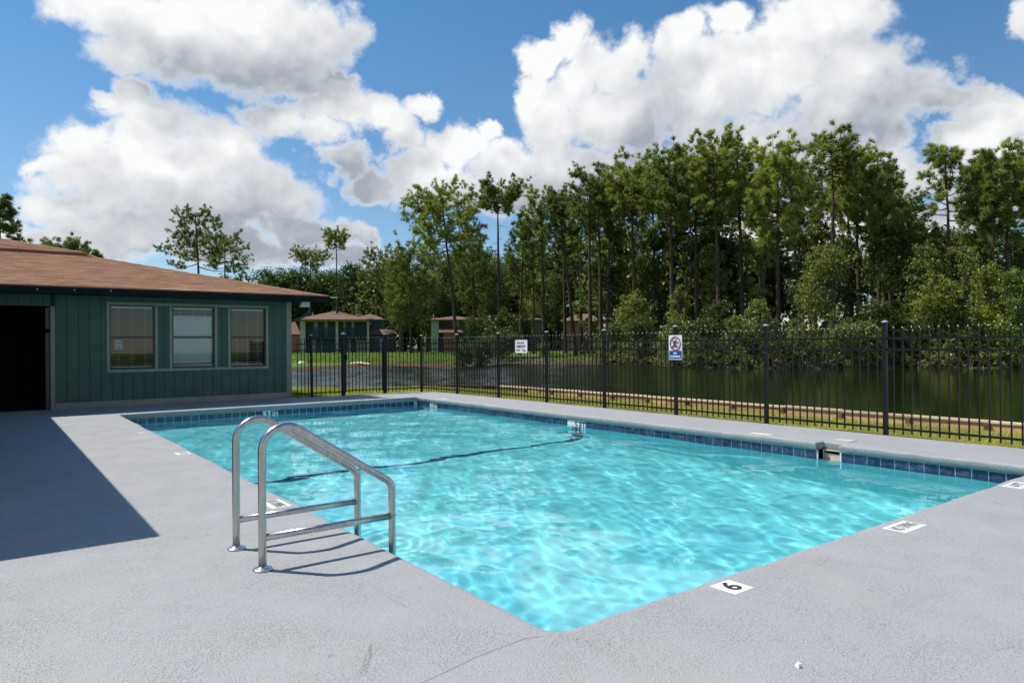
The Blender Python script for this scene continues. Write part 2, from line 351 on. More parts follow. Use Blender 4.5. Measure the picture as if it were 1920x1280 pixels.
def siding_mat():
    m, N, K, b = new_mat('green_painted_siding'); c = coords(N); oi = N.new('ShaderNodeObjectInfo')
    off = N.new('ShaderNodeVectorMath'); off.operation = 'ADD'; K.new(c, off.inputs[0]); K.new(oi.outputs['Location'], off.inputs[1])
    f = nz(N, K, off.outputs[0], 3, 5, .6); g = nz(N, K, off.outputs[0], 22, 5, .7, (4, 4, .35))
    col = ramp(N, K, f, ((.3, (.049, .089, .063)), (.7, (.065, .114, .080))))
    sx = N.new('ShaderNodeSeparateXYZ'); K.new(c, sx.inputs[0])       # splash-back dirt near the ground
    mr = N.new('ShaderNodeMapRange'); K.new(sx.outputs[2], mr.inputs[0]); mr.inputs[1].default_value = .15; mr.inputs[2].default_value = .75; mr.inputs[3].default_value = .7; mr.inputs[4].default_value = 0
    dm = N.new('ShaderNodeMath'); dm.operation = 'MULTIPLY'; K.new(mr.outputs[0], dm.inputs[0]); K.new(ramp(N, K, nz(N, K, off.outputs[0], 1.4, 4), ((.45, (0, 0, 0)), (.65, (1, 1, 1)))), dm.inputs[1])
    col = mixc(N, K, dm.outputs[0], col, (.12, .115, .095))
    K.new(col, b.inputs['Base Color']); b.inputs['Roughness'].default_value = .6; bump(N, K, g, b, .35, .003); return m
M['siding'] = siding_mat()
M['siding_dark'] = plain('dark_green_groove', (.02, .035, .033), .8)
M['trim'] = plain('tan_trim_paint', (.30, .275, .195), .6, var=.1, bmp=.1)
M['base_trim'] = plain('brown_base_board', (.32, .27, .22), .7, var=.2, bmp=.15)
M['fascia'] = plain('dark_teal_fascia', (.006, .011, .013), .7, var=.25, spec=.15)
M['dark_inside'] = plain('dark_interior', (.012, .012, .012), .9)  # nearly black: the darkness of unlit entry and room is in the colour
M['sash'] = plain('bronze_sash', (.035, .033, .032), .4)
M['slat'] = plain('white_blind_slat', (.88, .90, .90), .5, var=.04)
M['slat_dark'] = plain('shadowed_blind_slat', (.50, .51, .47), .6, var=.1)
def glass_mat():
    m, N, K, b = new_mat('window_glass'); N.remove(b)
    t = N.new('ShaderNodeBsdfTransparent'); t.inputs[0].default_value = (.96, .98, .98, 1); g = N.new('ShaderNodeBsdfGlossy'); g.inputs['Roughness'].default_value = .02
    fr = N.new('ShaderNodeFresnel'); fr.inputs[0].default_value = 1.52; x = N.new('ShaderNodeMixShader')
    K.new(fr.outputs[0], x.inputs[0]); K.new(t.outputs[0], x.inputs[1]); K.new(g.outputs[0], x.inputs[2]); K.new(x.outputs[0], N['Material Output'].inputs[0]); return m
M['glass'] = glass_mat()
def shingle_mat(name, a, bb):
    m, N, K, b = new_mat(name); c = coords(N); isl = N.new('ShaderNodeNewGeometry').outputs['Random Per Island']
    f = nz(N, K, c, 1.1, 5, .6); col = ramp(N, K, f, ((.3, a), (.7, bb)))
    col = mixc(N, K, 1., col, ramp(N, K, isl, ((0, (.84,)*3), (1, (1.12, 1.10, 1.09)))), 'MULTIPLY')
    col = mixc(N, K, 1., col, ramp(N, K, nz(N, K, c, 260, 2, .7), ((.35, (.75,)*3), (.65, (1.2,)*3))), 'MULTIPLY')
    K.new(col, b.inputs['Base Color']); b.inputs['Roughness'].default_value = .92; b.inputs['Specular IOR Level'].default_value = .2; bump(N, K, nz(N, K, c, 180, 2), b, .4, .003); return m
M['shingle'] = shingle_mat('brown_asphalt_shingle', (.275, .145, .086), (.335, .185, .112))
M['shingle_new'] = shingle_mat('newer_shingle', (.40, .22, .13), (.46, .27, .17))
M['shingle_far'] = shingle_mat('dull_brown_shingle', (.140, .088, .066), (.195, .125, .096))
M['drip'] = plain('rusty_drip_edge', (.20, .075, .04), .6, var=.4, scale=9)
M['lamp_white'] = plain('white_lamp_housing', (.70, .78, .78), .4)
M['sign_white'] = plain('white_sign_face', (.72, .73, .74), .45, var=.04)
M['sign_blue'] = plain('blue_sign_panel', (.008, .065, .28), .45)
M['sign_red'] = plain('red_prohibition_ring', (.42, .03, .04), .45)
M['sign_navy'] = plain('navy_figure', (.008, .02, .07), .5)
M['sign_grey'] = plain('grey_sign_edge', (.36, .37, .38), .4)
M['sign_brown'] = plain('brown_emblem', (.16, .07, .06), .5)
M['skimmer'] = plain('white_skimmer_plastic', (.52, .50, .43), .4)
M['joint'] = plain('joint_sealant', (.24, .245, .25), .8, var=.3, scale=20)
# ground
def ground_mat():
    m, N, K, b = new_mat('lawn_and_bank'); c = coords(N)
    f = nz(N, K, c, .35, 6, .65); g = nz(N, K, c, 6, 5, .7)
    grass = ramp(N, K, f, ((.3, (.085, .140, .024)), (.55, (.120, .185, .036)), (.75, (.165, .200, .055))))
    grass = mixc(N, K, 1., grass, ramp(N, K, g, ((.3, (.55,)*3), (.7, (1.35,)*3))), 'MULTIPLY')
    dirt = ramp(N, K, g, ((.3, (.045, .030, .018)), (.7, (.13, .092, .058))))
    sx = N.new('ShaderNodeSeparateXYZ'); K.new(c, sx.inputs[0])
    a = N.new('ShaderNodeMath'); a.operation = 'MULTIPLY_ADD'; K.new(f, a.inputs[0]); a.inputs[1].default_value = .16; K.new(sx.outputs[2], a.inputs[2])
    mr = N.new('ShaderNodeMapRange'); K.new(a.outputs[0], mr.inputs[0]); mr.inputs[1].default_value = -.27; mr.inputs[2].default_value = -.21
    at_ = N.new('ShaderNodeAttribute'); at_.attribute_name = 'bare'
    mx = N.new('ShaderNodeMath'); mx.operation = 'MULTIPLY'; K.new(mr.outputs[0], mx.inputs[0])
    inv = N.new('ShaderNodeMath'); inv.operation = 'SUBTRACT'; inv.inputs[0].default_value = 1; K.new(at_.outputs['Fac'], inv.inputs[1]); K.new(inv.outputs[0], mx.inputs[1])
    K.new(mixc(N, K, mx.outputs[0], dirt, grass), b.inputs['Base Color']); b.inputs['Roughness'].default_value = .95; b.inputs['Specular IOR Level'].default_value = .1
    bump(N, K, nz(N, K, c, 14, 5, .7), b, .8, .06); return m
M['ground'] = ground_mat()
M['soil'] = plain('leafy_soil', (.11, .078, .048), .95, var=.5, scale=14, bmp=.6, bscale=40, spec=.1)
def leaf_mat(name, a, bb, trans=.30, rough=.6, objvar=.25):
    m, N, K, b = new_mat(name); N.remove(b)
    ge = N.new('ShaderNodeNewGeometry').outputs['Random Per Island']; oi = N.new('ShaderNodeObjectInfo').outputs['Random']
    c = coords(N); f = nz(N, K, c, .45, 3, .6)
    col = ramp(N, K, ge, ((0, a), (1, bb)))
    col = mixc(N, K, 1., col, ramp(N, K, f, ((.3, (.72, .74, .72)), (.7, (1.28, 1.25, 1.15)))), 'MULTIPLY')
    col = mixc(N, K, 1., col, ramp(N, K, oi, ((0, (1-objvar, 1-objvar*.8, 1-objvar*.7)), (1, (1+objvar, 1+objvar*.7, 1+objvar*.2)))), 'MULTIPLY')
    d = N.new('ShaderNodeBsdfDiffuse'); t = N.new('ShaderNodeBsdfTranslucent'); g = N.new('ShaderNodeBsdfGlossy'); g.inputs['Roughness'].default_value = .45
    K.new(col, d.inputs[0]); K.new(mixc(N, K, 1., col, (1.15, 1.25, .55), 'MULTIPLY'), t.inputs[0]); g.inputs[0].default_value = (.55, .6, .55, 1)
    x = N.new('ShaderNodeMixShader'); x.inputs[0].default_value = trans; K.new(d.outputs[0], x.inputs[1]); K.new(t.outputs[0], x.inputs[2])
    y = N.new('ShaderNodeMixShader'); y.inputs[0].default_value = .05; K.new(x.outputs[0], y.inputs[1]); K.new(g.outputs[0], y.inputs[2])
    K.new(y.outputs[0], N['Material Output'].inputs[0]); return m
M['needles'] = leaf_mat('pine_needles', (.155, .195, .056), (.350, .400, .128), .46)
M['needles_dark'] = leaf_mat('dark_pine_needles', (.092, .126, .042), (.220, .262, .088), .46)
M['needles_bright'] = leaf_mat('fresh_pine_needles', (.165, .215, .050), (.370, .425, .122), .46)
M['leaf_dark'] = leaf_mat('dark_leaf', (.046, .072, .022), (.128, .165, .048), .46)  # darker leaf copy: shade of treeline and wood put into its colour
M['leaf_mid'] = leaf_mat('green_leaf', (.108, .152, .044), (.255, .305, .094), .46)
M['leaf_olive'] = leaf_mat('olive_leaf', (.118, .148, .042), (.270, .290, .094), .46)
M['leaf_yellow'] = leaf_mat('yellow_green_leaf', (.130, .165, .020), (.285, .300, .055), .42)
M['leaf_bright'] = leaf_mat('bright_green_leaf', (.100, .180, .030), (.220, .330, .075), .44)
M['grass_blade'] = leaf_mat('grass_blade', (.320, .320, .050), (.620, .550, .170), .35, objvar=0.)
M['lawn_blade'] = leaf_mat('lawn_blade', (.130, .200, .036), (.300, .380, .095), .35, objvar=0.)
M['dead_leaf'] = leaf_mat('dead_leaf', (.14, .075, .035), (.36, .23, .13), .1, objvar=0.)
M['twig'] = leaf_mat('dead_twig', (.12, .09, .06), (.34, .28, .22), .0, objvar=0.)
def bark_mat(name, a, bb):
    m, N, K, b = new_mat(name); c = coords(N)
    f = nz(N, K, c, 3.2, 6, .7, (2.5, 2.5, .6)); K.new(ramp(N, K, f, ((.35, a), (.65, bb))), b.inputs['Base Color']); b.inputs['Roughness'].default_value = .95
    b.inputs['Specular IOR Level'].default_value = .1; bump(N, K, f, b, 1., .05); return m
M['bark'] = bark_mat('pine_bark', (.040, .026, .019), (.145, .098, .070))
M['bark_grey'] = bark_mat('grey_bark', (.05, .043, .036), (.15, .13, .11))
# far buildings
M['far_green'] = plain('pale_green_wall', (.33, .41, .32), .7, var=.1)
M['far_teal'] = plain('teal_wall', (.060, .095, .092), .7, var=.15)
M['far_rail'] = plain('dark_teal_rail', (.008, .020, .028), .5)
M['far_tan'] = plain('tan_post', (.46, .43, .33), .7)
M['far_dark'] = plain('dark_recess', (.018, .026, .028), .8)
M['far_window'] = plain('curtained_window', (.28, .36, .38), .25, var=.2)
M['far_blue'] = plain('blue_door', (.13, .24, .33), .6)
def brick_mat():
    m, N, K, b = new_mat('red_brick'); c = coords(N); br = N.new('ShaderNodeTexBrick'); br.inputs['Scale'].default_value = 4
    mp = N.new('ShaderNodeMapping'); mp.inputs['Rotation'].default_value = (math.pi/2, 0, 0); K.new(c, mp.inputs[0]); K.new(mp.outputs[0], br.inputs[0])
    br.inputs['Color1'].default_value = (.34, .13, .085, 1); br.inputs['Color2'].default_value = (.27, .105, .07, 1); br.inputs['Mortar'].default_value = (.22, .17, .14, 1)
    K.new(br.outputs[0], b.inputs['Base Color']); b.inputs['Roughness'].default_value = .9; return m
M['brick'] = brick_mat()
M['pipe'] = plain('galvanised_vent', (.45, .45, .44), .5)
M['paper'] = plain('white_paper', (.85, .85, .83), .8)
# lettering meshes, made while the scene is still empty
TX = {k: text_mesh(t, s, M[mt], bold=bo, ext=ex) for k, (t, s, mt, bo, ex) in {
    'six': ('6', .185, 'marker_black', .0045, .0008), 'nodive': ('NO DIVING', .062, 'worn_black', .001, .0008), 'five_ft_deck': ('5 FT', .105, 'worn_black', .002, .0008),
    'six_ft': ('6 FT', .10, 'marker_black', .002, .0008), 'three': ('3', .15, 'marker_black', .004, .0008), 'ft': ('FT', .15, 'marker_black', .004, .0008), 'five': ('5', .15, 'marker_black', .004, .0008),
    'no': ('NO', .040, 'sign_white', .0022, .0006), 'running': ('RUNNING', .040, 'sign_white', .0022, .0006),
    'pool_for': ('POOL FOR', .036, 'sign_navy', .0014, .0006), 'residents': ('RESIDENTS', .036, 'sign_navy', .0014, .0006), 'only': ('ONLY', .036, 'sign_navy', .0014, .0006)}.items()}

# ------------------------------------------------------------------ pool, deck
PW, PL, WATER = 6.272, 12.413, -.196
FACADE_Y = 14.411
rg = np.random.default_rng(5)
def rounded_loop():
    r = .085; pts = []
    def corner(cx, cy, a0):
        for k in range(7):
            a = a0 + k/6*math.pi/2; pts.append((cx+r*math.cos(a), cy+r*math.sin(a)))
    def run(x0, y0, x1, y1):
        n = max(1, int(math.hypot(x1-x0, y1-y0)/.09))
        for k in range(1, n): pts.append((x0+(x1-x0)*k/n, y0+(y1-y0)*k/n))
    corner(r, r, math.pi); run(r, 0, PW-r, 0)
    corner(PW-r, r, -math.pi/2); run(PW, r, PW, 2.04)
    pts.extend([(PW, 2.04), (PW+.17, 2.055), (PW+.17, 2.325), (PW, 2.34)]); run(PW, 2.34, PW, PL-r)
    corner(PW-r, PL-r, 0); run(PW-r, PL, r, PL)
    corner(r, PL-r, math.pi/2); run(0, PL-r, 0, r)
    return np.array(pts)
LOOP = rounded_loop(); nL = len(LOOP)
def miter(P):
    a = P-np.roll(P, 1, 0); b = np.roll(P, -1, 0)-P
    na = np.stack([a[:, 1], -a[:, 0]], 1); na /= np.linalg.norm(na, axis=1)[:, None]
    nb = np.stack([b[:, 1], -b[:, 0]], 1); nb /= np.linalg.norm(nb, axis=1)[:, None]
    m = na+nb; m /= (m*na).sum(1)[:, None]*1.0 + 1e-9
    return m*1.0
NRM = miter(LOOP)
prof = [(.10, 0), (.045, 0), (.016, -.003), (.004, -.011), (0, -.024), (.003, -.050), (.009, -.078), (.018, -.092), (.034, -.099), (.075, -.100)]
jit = np.convolve(rg.normal(0, 1, nL), np.ones(5)/5, 'same')*1.6+.6*rg.normal(0, 1, nL)
V = []; F = []
for j, (o, z) in enumerate(prof):
    k = min(1, (.10-o)/.08)
    q = LOOP + NRM*(o + (jit*.0035*k)[:, None]); zz = z + k*np.roll(jit, 5)*.0025*(1 if z < -.001 else 0)
    V += [(q[i, 0], q[i, 1], zz[i]) for i in range(nL)]
for j in range(len(prof)-1):
    F += [(j*nL+i, j*nL+(i+1) % nL, (j+1)*nL+(i+1) % nL, (j+1)*nL+i) for i in range(nL)]
OUT = [(-9.0, -9.0), (7.56, -9.0), (7.56, 13.2), (7.50, 13.75), (7.05, 14.02), (3.95, 14.12), (3.95, FACADE_Y+.1), (-9.0, FACADE_Y+.1)]
bm = bmesh.new()
iv = [bm.verts.new(v) for v in V[:nL]]; ov = [bm.verts.new((x, y, 0)) for x, y in OUT]
for ring in (iv, ov):
    for i in range(len(ring)): bm.edges.new((ring[i], ring[(i+1) % len(ring)]))
bmesh.ops.triangle_fill(bm, use_beauty=True, use_dissolve=False, edges=bm.edges[:])
bm.verts.index_update()
base = len(V); idx = {v: i for i, v in enumerate(iv)}
for i, v in enumerate(ov): idx[v] = base+i
VV = V + [(x, y, 0) for x, y in OUT]
for fc in bm.faces:
    q = [idx[v] for v in fc.verts]
    a, b_, c_ = [np.array(VV[i]) for i in q]
    if np.cross(b_-a, c_-a)[2] < 0: q = q[::-1]
    F.append(tuple(q))
bm.free()
n0 = len(VV); VV += [(x, y, -.16) for x, y in OUT]           # slab edge
F += [(base+i, n0+i, n0+(i+1) % len(OUT), base+(i+1) % len(OUT)) for i in range(len(OUT))]
mb = MB(); mb.add(VV, F)
deck = mb.build('pool_deck', M['deck']); tag(deck, kind='structure')
nk = [i for i in range(nL) if LOOP[i, 0] > PW+.1]; nk = set(range(min(nk)-2, max(nk)+3))   # keep the notch for the skimmer crisp
deck.data.polygons.foreach_set('use_smooth', [i < (len(prof)-1)*nL and (i % nL) not in nk for i in range(len(deck.data.polygons))])

def strip(pts, wid, z, jitter, seed):                        # a thin line lying on the deck
    r = random.Random(seed); m = MB(); vs = []; P = [Vector((x, y, z)) for x, y in pts]
    dense = []
    for a, b in zip(P[:-1], P[1:]):
        n = max(2, int((b-a).length/.035)); dense += [a.lerp(b, k/n) for k in range(n)]
    dense.append(P[-1])
    for i, p in enumerate(dense):
        t = (dense[min(i+1, len(dense)-1)]-dense[max(i-1, 0)]).normalized(); nn = Vector((-t.y, t.x, 0))
        c = p + nn*r.uniform(-jitter, jitter); w = wid*r.uniform(.35, 1.)*(1 if 1 < i < len(dense)-2 else .3); vs += [c-nn*w/2, c+nn*w/2]
    m.add(vs, [(2*i, 2*i+1, 2*i+3, 2*i+2) for i in range(len(dense)-1)]); return m
def px(*uv): return [tuple(on(u, v, 2, 0)[:2]) for u, v in uv]
strip([(-.02, -.02)] + px((985, 1196), (900, 1228), (780, 1285), (640, 1345)), .006, .0012, .0012, 1).build('joint', M['joint'], deck)
strip(px((786, 743), (792, 735)), .012, .0012, .001, 2).build('joint', M['joint'], deck)
for k, pts in enumerate((px((714, 1110), (738, 1125), (775, 1143)), px((690, 1091), (712, 1108)), px((150, 825), (190, 817), (225, 814)), px((1490, 1050), (1536, 1059), (1542, 1057), (1557, 1042)), px((330, 1012), (440, 995)), px((498, 942), (514, 934), (520, 931)))):
    strip(pts, .0035, .0012, .004, 10+k).build('crack', M['joint'], deck)

# basin
def pool_floor(y): return np.interp(y, [0, 2.5, 6.8, PL], [-2.03, -1.98, -1.72, -1.08])
e = .045
def axis_pts(L0, L1, n):
    a = np.array([0, .02, .06, .12, .2, .3]); return np.concatenate([L0+a, np.linspace(L0+.3, L1-.3, n)[1:-1], (L1-a)[::-1]])
xs = axis_pts(-e, PW+e, 14); ys = axis_pts(-e, PL+e, 40); X, Y = np.meshgrid(xs, ys)
d = np.minimum(np.minimum(X+e, PW+e-X), np.minimum(Y+e, PL+e-Y)); d = np.clip(d, 0, .3)
Z = pool_floor(Y) + .3 - np.sqrt(np.maximum(0, .09-(.3-d)**2))
nx, ny = len(xs), len(ys)
V = np.stack([X, Y, Z], -1).reshape(-1, 3).tolist(); F = [(j*nx+i, j*nx+i+1, (j+1)*nx+i+1, (j+1)*nx+i) for j in range(ny-1) for i in range(nx-1)]
def wall(pa, pb, ia, top=-.1):
    n = len(V); k = len(ia)
    for t in ia: V.append([V[t][0], V[t][1], top])
    for i in range(k-1): F.append((ia[i], ia[i+1], n+i+1, n+i))
wall(0, 0, [i for i in range(nx)]); wall(0, 0, [(ny-1)*nx+i for i in range(nx)][::-1]); wall(0, 0, [j*nx for j in range(ny)][::-1])
ir = [j*nx+nx-1 for j in range(ny)]
lo = [i for i in ir if V[i][1] <= 2.0]; hi = [i for i in ir if V[i][1] >= 2.37]
wall(0, 0, lo); wall(0, 0, hi)
n = len(V); V += [[PW+e, 2.05, -.1], [PW+e, 2.05, -.30], [PW+e, 2.33, -.30], [PW+e, 2.33, -.1], [PW+e, V[lo[-1]][1], -.1], [PW+e, V[hi[0]][1], -.1]]
F += [(lo[-1], n+1, n+0, n+4), (n+2, hi[0], n+5, n+3), (lo[-1], hi[0], n+2, n+1)]
mb = MB(); mb.add(V, F); basin = mb.build('pool_basin', M['plaster']); tag(basin, kind='structure')
basin.data.polygons.foreach_set('use_smooth', [i < (ny-1)*(nx-1) for i in range(len(basin.data.polygons))])
basin.cycles.is_caustics_receiver = True
# dark tile stripe across floor and up the walls at the slope break
mb = MB(); SY = 6.80
cs = [(-e+.004, -.255)] + [(-e+.004, pool_floor(SY)+.3)] + [(-e+.3-.296*math.cos(t), pool_floor(SY)+.3-.296*math.sin(t)) for t in (.4, .8, 1.2, 1.5708)]
cs = cs + [(PW-x, z) for x, z in cs[::-1]]
mb.add([(x, SY+s*.12, z) for x, z in cs for s in (-1, 1)], [(2*i, 2*i+1, 2*i+3, 2*i+2) for i in range(len(cs)-1)])
so_ = mb.build('stripe', M['stripe'], basin); so_.cycles.is_caustics_receiver = True
# grout bed and glazed tiles
g = MB(); ft = .034
g.box(PW+ft, PW+e+.004, -e, 2.05, -.256, -.097); g.box(PW+ft, PW+e+.004, 2.33, PL+e, -.256, -.097)
g.box(-e, PW+e, PL+ft, PL+e+.004, -.256, -.097); g.box(-e-.004, -ft, -e, PL+e, -.256, -.097); g.box(-e, PW+e, -e-.004, -ft, -.256, -.097)
gr = g.build('grout_bed', M['grout'], basin)
TP = .1555
t = MB(); t.box(-.0722, .0722, -.004, .004, -.0725, .0725); tile_me = t.mesh('tile', M['tile'])
tw_me = MB().box(-.0755, .0755, -.004, .004, -.0725, .0725).mesh('tile', M['white_tile'])
rr = random.Random(4)
def put_tile(x, y, rz, white=False, txt=None):
    o = link('tile', tw_me if white else tile_me, basin, (x, y, -.1775+rr.uniform(-.0015, .0015)), (rr.uniform(-.006, .006), 0, rz+rr.uniform(-.006, .006)))
    if white: o['label'] = 'white tile in the waterline band'
    if txt:
        q = link('lettering', TX[txt], o, (0, -.0052, 0), (math.pi/2, 0, 0))
y0 = 2.34+TP/2+.005
ycs = [y0+TP*k for k in range(-0, 65)] + [2.04-TP/2-.005-TP*k for k in range(0, 14)]
whites = {}
for yy, tx in ((11.52+.0, 'ft'), (11.52+TP, 'three'), (6.68-.02, 'ft'), (6.68+TP-.02, 'five'), (6.68+2*TP-.02, None)):
    whites[min(range(len(ycs)), key=lambda i: abs(ycs[i]-yy))] = tx
for i, yy in enumerate(ycs):
    if -.02 < yy < PL-.02: put_tile(PW+ft-.001, yy, -math.pi/2, i in whites, whites.get(i))
xcs = [TP*(k+.5) for k in range(40)]
fw = {min(range(40), key=lambda i: abs(xcs[i]-2.78)): 'three', min(range(40), key=lambda i: abs(xcs[i]-2.78-TP)): 'ft'}
for i, xx in enumerate(xcs): put_tile(xx, PL+ft-.001, 0, i in fw, fw.get(i))
# skimmer mouth behind the notch in the coping
sk = thing('pool_skimmer', 'cream plastic skimmer mouth in the notch of the far coping', 'skimmer', (PW+.15, 2.19, 0))
m = MB(); m.box(0, .36, -.14, -.128, -.30, -.1); m.box(0, .36, .128, .14, -.30, -.1); m.box(.34, .36, -.128, .128, -.30, -.1); m.box(-.11, .34, -.128, .128, -.30, -.225); m.box(.0, .34, -.128, .128, -.112, -.1)
m.build('throat', M['skimmer'], sk)
m = MB(); m.box(.02, .03, -.12, .12, -.222, -.150); m.build('weir_flap', M['skimmer'], sk)
lid = MB(); lid.box(-.11, .11, -.11, .11, 0, .006); lo_ = lid.build('skimmer_lid', M['skimmer'], None, bevel=.004); lo_.location = (6.66, 2.17, .002)
tag(lo_, 'square off-white skimmer lid lying on the deck by the coping notch', 'lid')
# water surface
xs = np.linspace(-e, PW+e, 190); ys = np.linspace(-e, PL+e, 370); X, Y = np.meshgrid(xs, ys); Z = np.zeros_like(X)
for i in range(90):
    lam = rg.choice([.13, .18, .26, .38, .55, .8, 1.2])*rg.uniform(.8, 1.25); a = rg.normal(2.3, 1.1); k = 2*math.pi/lam
    ph = k*(X*math.cos(a)+Y*math.sin(a)) + rg.uniform(0, 6.28) + .8*np.sin(X*rg.uniform(.3, .9)+rg.uniform(0, 6)) + .8*np.sin(Y*rg.uniform(.3, .9)+rg.uniform(0, 6))
    Z += .0032*lam**1.35/(90/6)**.5*np.sin(ph)*1.0*(1+.5*np.sin(.5*X+.31*Y+i))
R0 = on(548, 925, 2, WATER); r = np.hypot(X-R0[0]-.35, Y-R0[1]); Z += .0009*np.sin(2*math.pi*r/.13)*np.exp(-(r/.36)**2)   # ripple rings by the ladder
V = np.stack([X, Y, Z+WATER], -1).reshape(-1, 3); nx, ny = 190, 370
I, J = np.meshgrid(np.arange(nx-1), np.arange(ny-1)); q = (J*nx+I).ravel(); F = np.stack([q, q+1, q+nx+1, q+nx], 1)
water = link('pool_water', raw_mesh('pool_water', V, F, M['pool_water'], True)); tag(water, kind='structure'); water.cycles.is_caustics_caster = True

# ------------------------------------------------------------------ ground and pond
POND_Z = -.60
near_shore = [(11.47, -60.), (11.47, 15.4), (11.15, 16.4), (10.6, 17.35), (10.1, 18.85), (8.0, 20.2), (6.4, 21.3), (0., 25.), (-12., 31.), (-60, 50.)]
far_px = [(548, 697), (600, 694), (640, 692), (720, 687), (780, 687), (815, 689.5), (855, 690), (892, 687), (949, 682), (1024, 683), (1061, 684), (1132, 683), (1200, 684), (1300, 689), (1400, 690), (1500, 691), (1600, 690), (1700, 689), (1800, 690), (1920, 690)]
far_shore = [tuple(on(u, v, 2, POND_Z)[:2]) for u, v in far_px]
POND = np.array(near_shore + [(-60, 80.), (-10, 60.)] + far_shore + [(60, -5.), (62, -60.)])
def seg_dist(X, Y, P):
    dmin = np.full(X.shape, 1e9); inside = np.zeros(X.shape, bool)
    for a, b in zip(P, np.roll(P, -1, 0)):
        ab = b-a; t = np.clip(((X-a[0])*ab[0]+(Y-a[1])*ab[1])/(ab@ab), 0, 1)
        dmin = np.minimum(dmin, np.hypot(X-a[0]-t*ab[0], Y-a[1]-t*ab[1]))
        c = ((a[1] > Y) != (b[1] > Y)) & (X < (b[0]-a[0])*(Y-a[1])/(b[1]-a[1]+1e-12)+a[0]); inside ^= c
    return dmin, inside
def sm(t): t = np.clip(t, 0, 1); return t*t*(3-2*t)
def near_mask(X, Y):                                     # the pool's side of the pond
    return (X < 11.6) & (Y < np.interp(X, [-60, -12, 0, 6.4, 8, 10.1, 11.6], [55, 33, 27, 23, 22, 20.5, 17]))
def ground_z(X, Y, raw=False):
    X = np.asarray(X, float); Y = np.asarray(Y, float)
    d, ins = seg_dist(X, Y, POND)
    z = POND_Z + .30*sm(d/1.6) + .30*sm(d/45.)
    zn = np.where(X > 7.3, -.05 - .225*np.clip((X-7.6)/3.4, 0, 1), -.05 - .16*sm((Y-14)/7))
    zn = np.minimum(zn, POND_Z+.02+.36*sm(d/.9+.55))
    z = np.where(near_mask(X, Y), zn, z)
    z = np.where(ins, POND_Z - .9*sm(d/1.5), z)
    return z + (.03*np.sin(X*1.3)*np.sin(Y*1.1) if not raw else 0)*np.where(near_mask(X, Y), .2, 1)
def ax(a, b, core0, core1, st):
    l = core0-np.cumsum(np.linspace(st, 30, 60)); r = core1+np.cumsum(np.linspace(st, 30, 60))
    return np.concatenate([l[l > a][::-1], np.arange(core0, core1+1e-6, st), r[r < b]])
xs = ax(-500, 700, -14, 62, .7); ys = ax(-120, 900, -6, 66, .7)
X, Y = np.meshgrid(xs, ys); Z = ground_z(X, Y); nx, ny = len(xs), len(ys)
V = np.stack([X, Y, Z], -1).reshape(-1, 3)
I, J = np.meshgrid(np.arange(nx-1), np.arange(ny-1)); q = (J*nx+I).ravel(); F = np.stack([q, q+1, q+nx+1, q+nx], 1)
cx = V[F].mean(1); und = (cx[:, 0] > -8.6) & (cx[:, 0] < 7.1) & (cx[:, 1] > -8.6) & (cx[:, 1] < 13.6)
F = F[~und]
ground = link('ground', raw_mesh('ground', V, F, M['ground'], True)); tag(ground, kind='structure')
# bare shaded earth under the pine wood and on the promontory
c0 = at(1500, 650, 62); bare = np.exp(-((V[:, 0]-c0[0])/26)**2-((V[:, 1]-c0[1])/20)**2)*1.6
c1 = at(880, 660, 62); bare = np.maximum(bare, np.exp(-((V[:, 0]-c1[0])/7)**2-((V[:, 1]-c1[1])/7)**2)*1.2)
bare = np.maximum(bare, np.where((V[:, 0] < 8.1) & (V[:, 0] > 7.2) & (V[:, 1] < 15), 1, 0))
at_ = ground.data.attributes.new('bare', 'FLOAT', 'POINT'); at_.data.foreach_set('value', np.clip(bare, 0, 1).astype(np.float32))
# water: fine wavelets on the open left-hand reach, nearly calm under the pines
gx = np.concatenate([np.arange(-5, 38, .2), np.arange(38, 49, .5), [52, 60, 72]]); gy = np.concatenate([[-70, -40, -20, -8], np.arange(0, 14, .5), np.arange(14, 56, .2), np.arange(56, 64, .5), [70, 90]])
X, Y = np.meshgrid(gx, gy); Z = np.zeros_like(X); rw = np.random.default_rng(17)
for i in range(26):
    lam = rw.uniform(.6, 1.2); a = rw.normal(.924, .20); Z += .034*lam**1.1/26**.5*np.sin(2*math.pi/lam*(X*math.cos(a)+Y*math.sin(a))+rw.uniform(0, 6.28))*(1+.6*np.sin(.13*X+.09*Y+i))
d = Y-.95*X+3*np.sin(.21*X)+2*np.sin(.17*Y+1); Z *= .014+.986*sm((d+13)/17)
V = np.stack([X, Y, Z+POND_Z], -1).reshape(-1, 3); nx, ny = len(gx), len(gy)
I, J = np.meshgrid(np.arange(nx-1), np.arange(ny-1)); q = (J*nx+I).ravel(); F = np.stack([q, q+1, q+nx+1, q+nx], 1); cx = V[F].mean(1)
dd, ins = seg_dist(cx[:, 0], cx[:, 1], POND); F = F[(ins | (dd < 1.2)) & ~((cx[:, 0] < 11.3) & (cx[:, 1] < 15.5))]
used, inv = np.unique(F, return_inverse=True); V = V[used]; F = inv.reshape(-1, 4)
pond = link('pond', raw_mesh('pond', V, F, M['pond'], True)); tag(pond, kind='structure')

# ------------------------------------------------------------------ clubhouse
EAVE_Y, EAVE_X, EAVE_Z, PITCHR = 13.80, 4.65, 2.44, .25
RIDGE_Y = 20.5
house = thing('clubhouse', 'low green clubhouse with brown hip roof and three blind-covered windows', 'building', (0, 0, 0))
FY = FACADE_Y
WIN = [(.04, 1.01), (1.24, 2.24), (2.47, 3.39)]; ZB, ZT = .715, 2.20; TW = .058
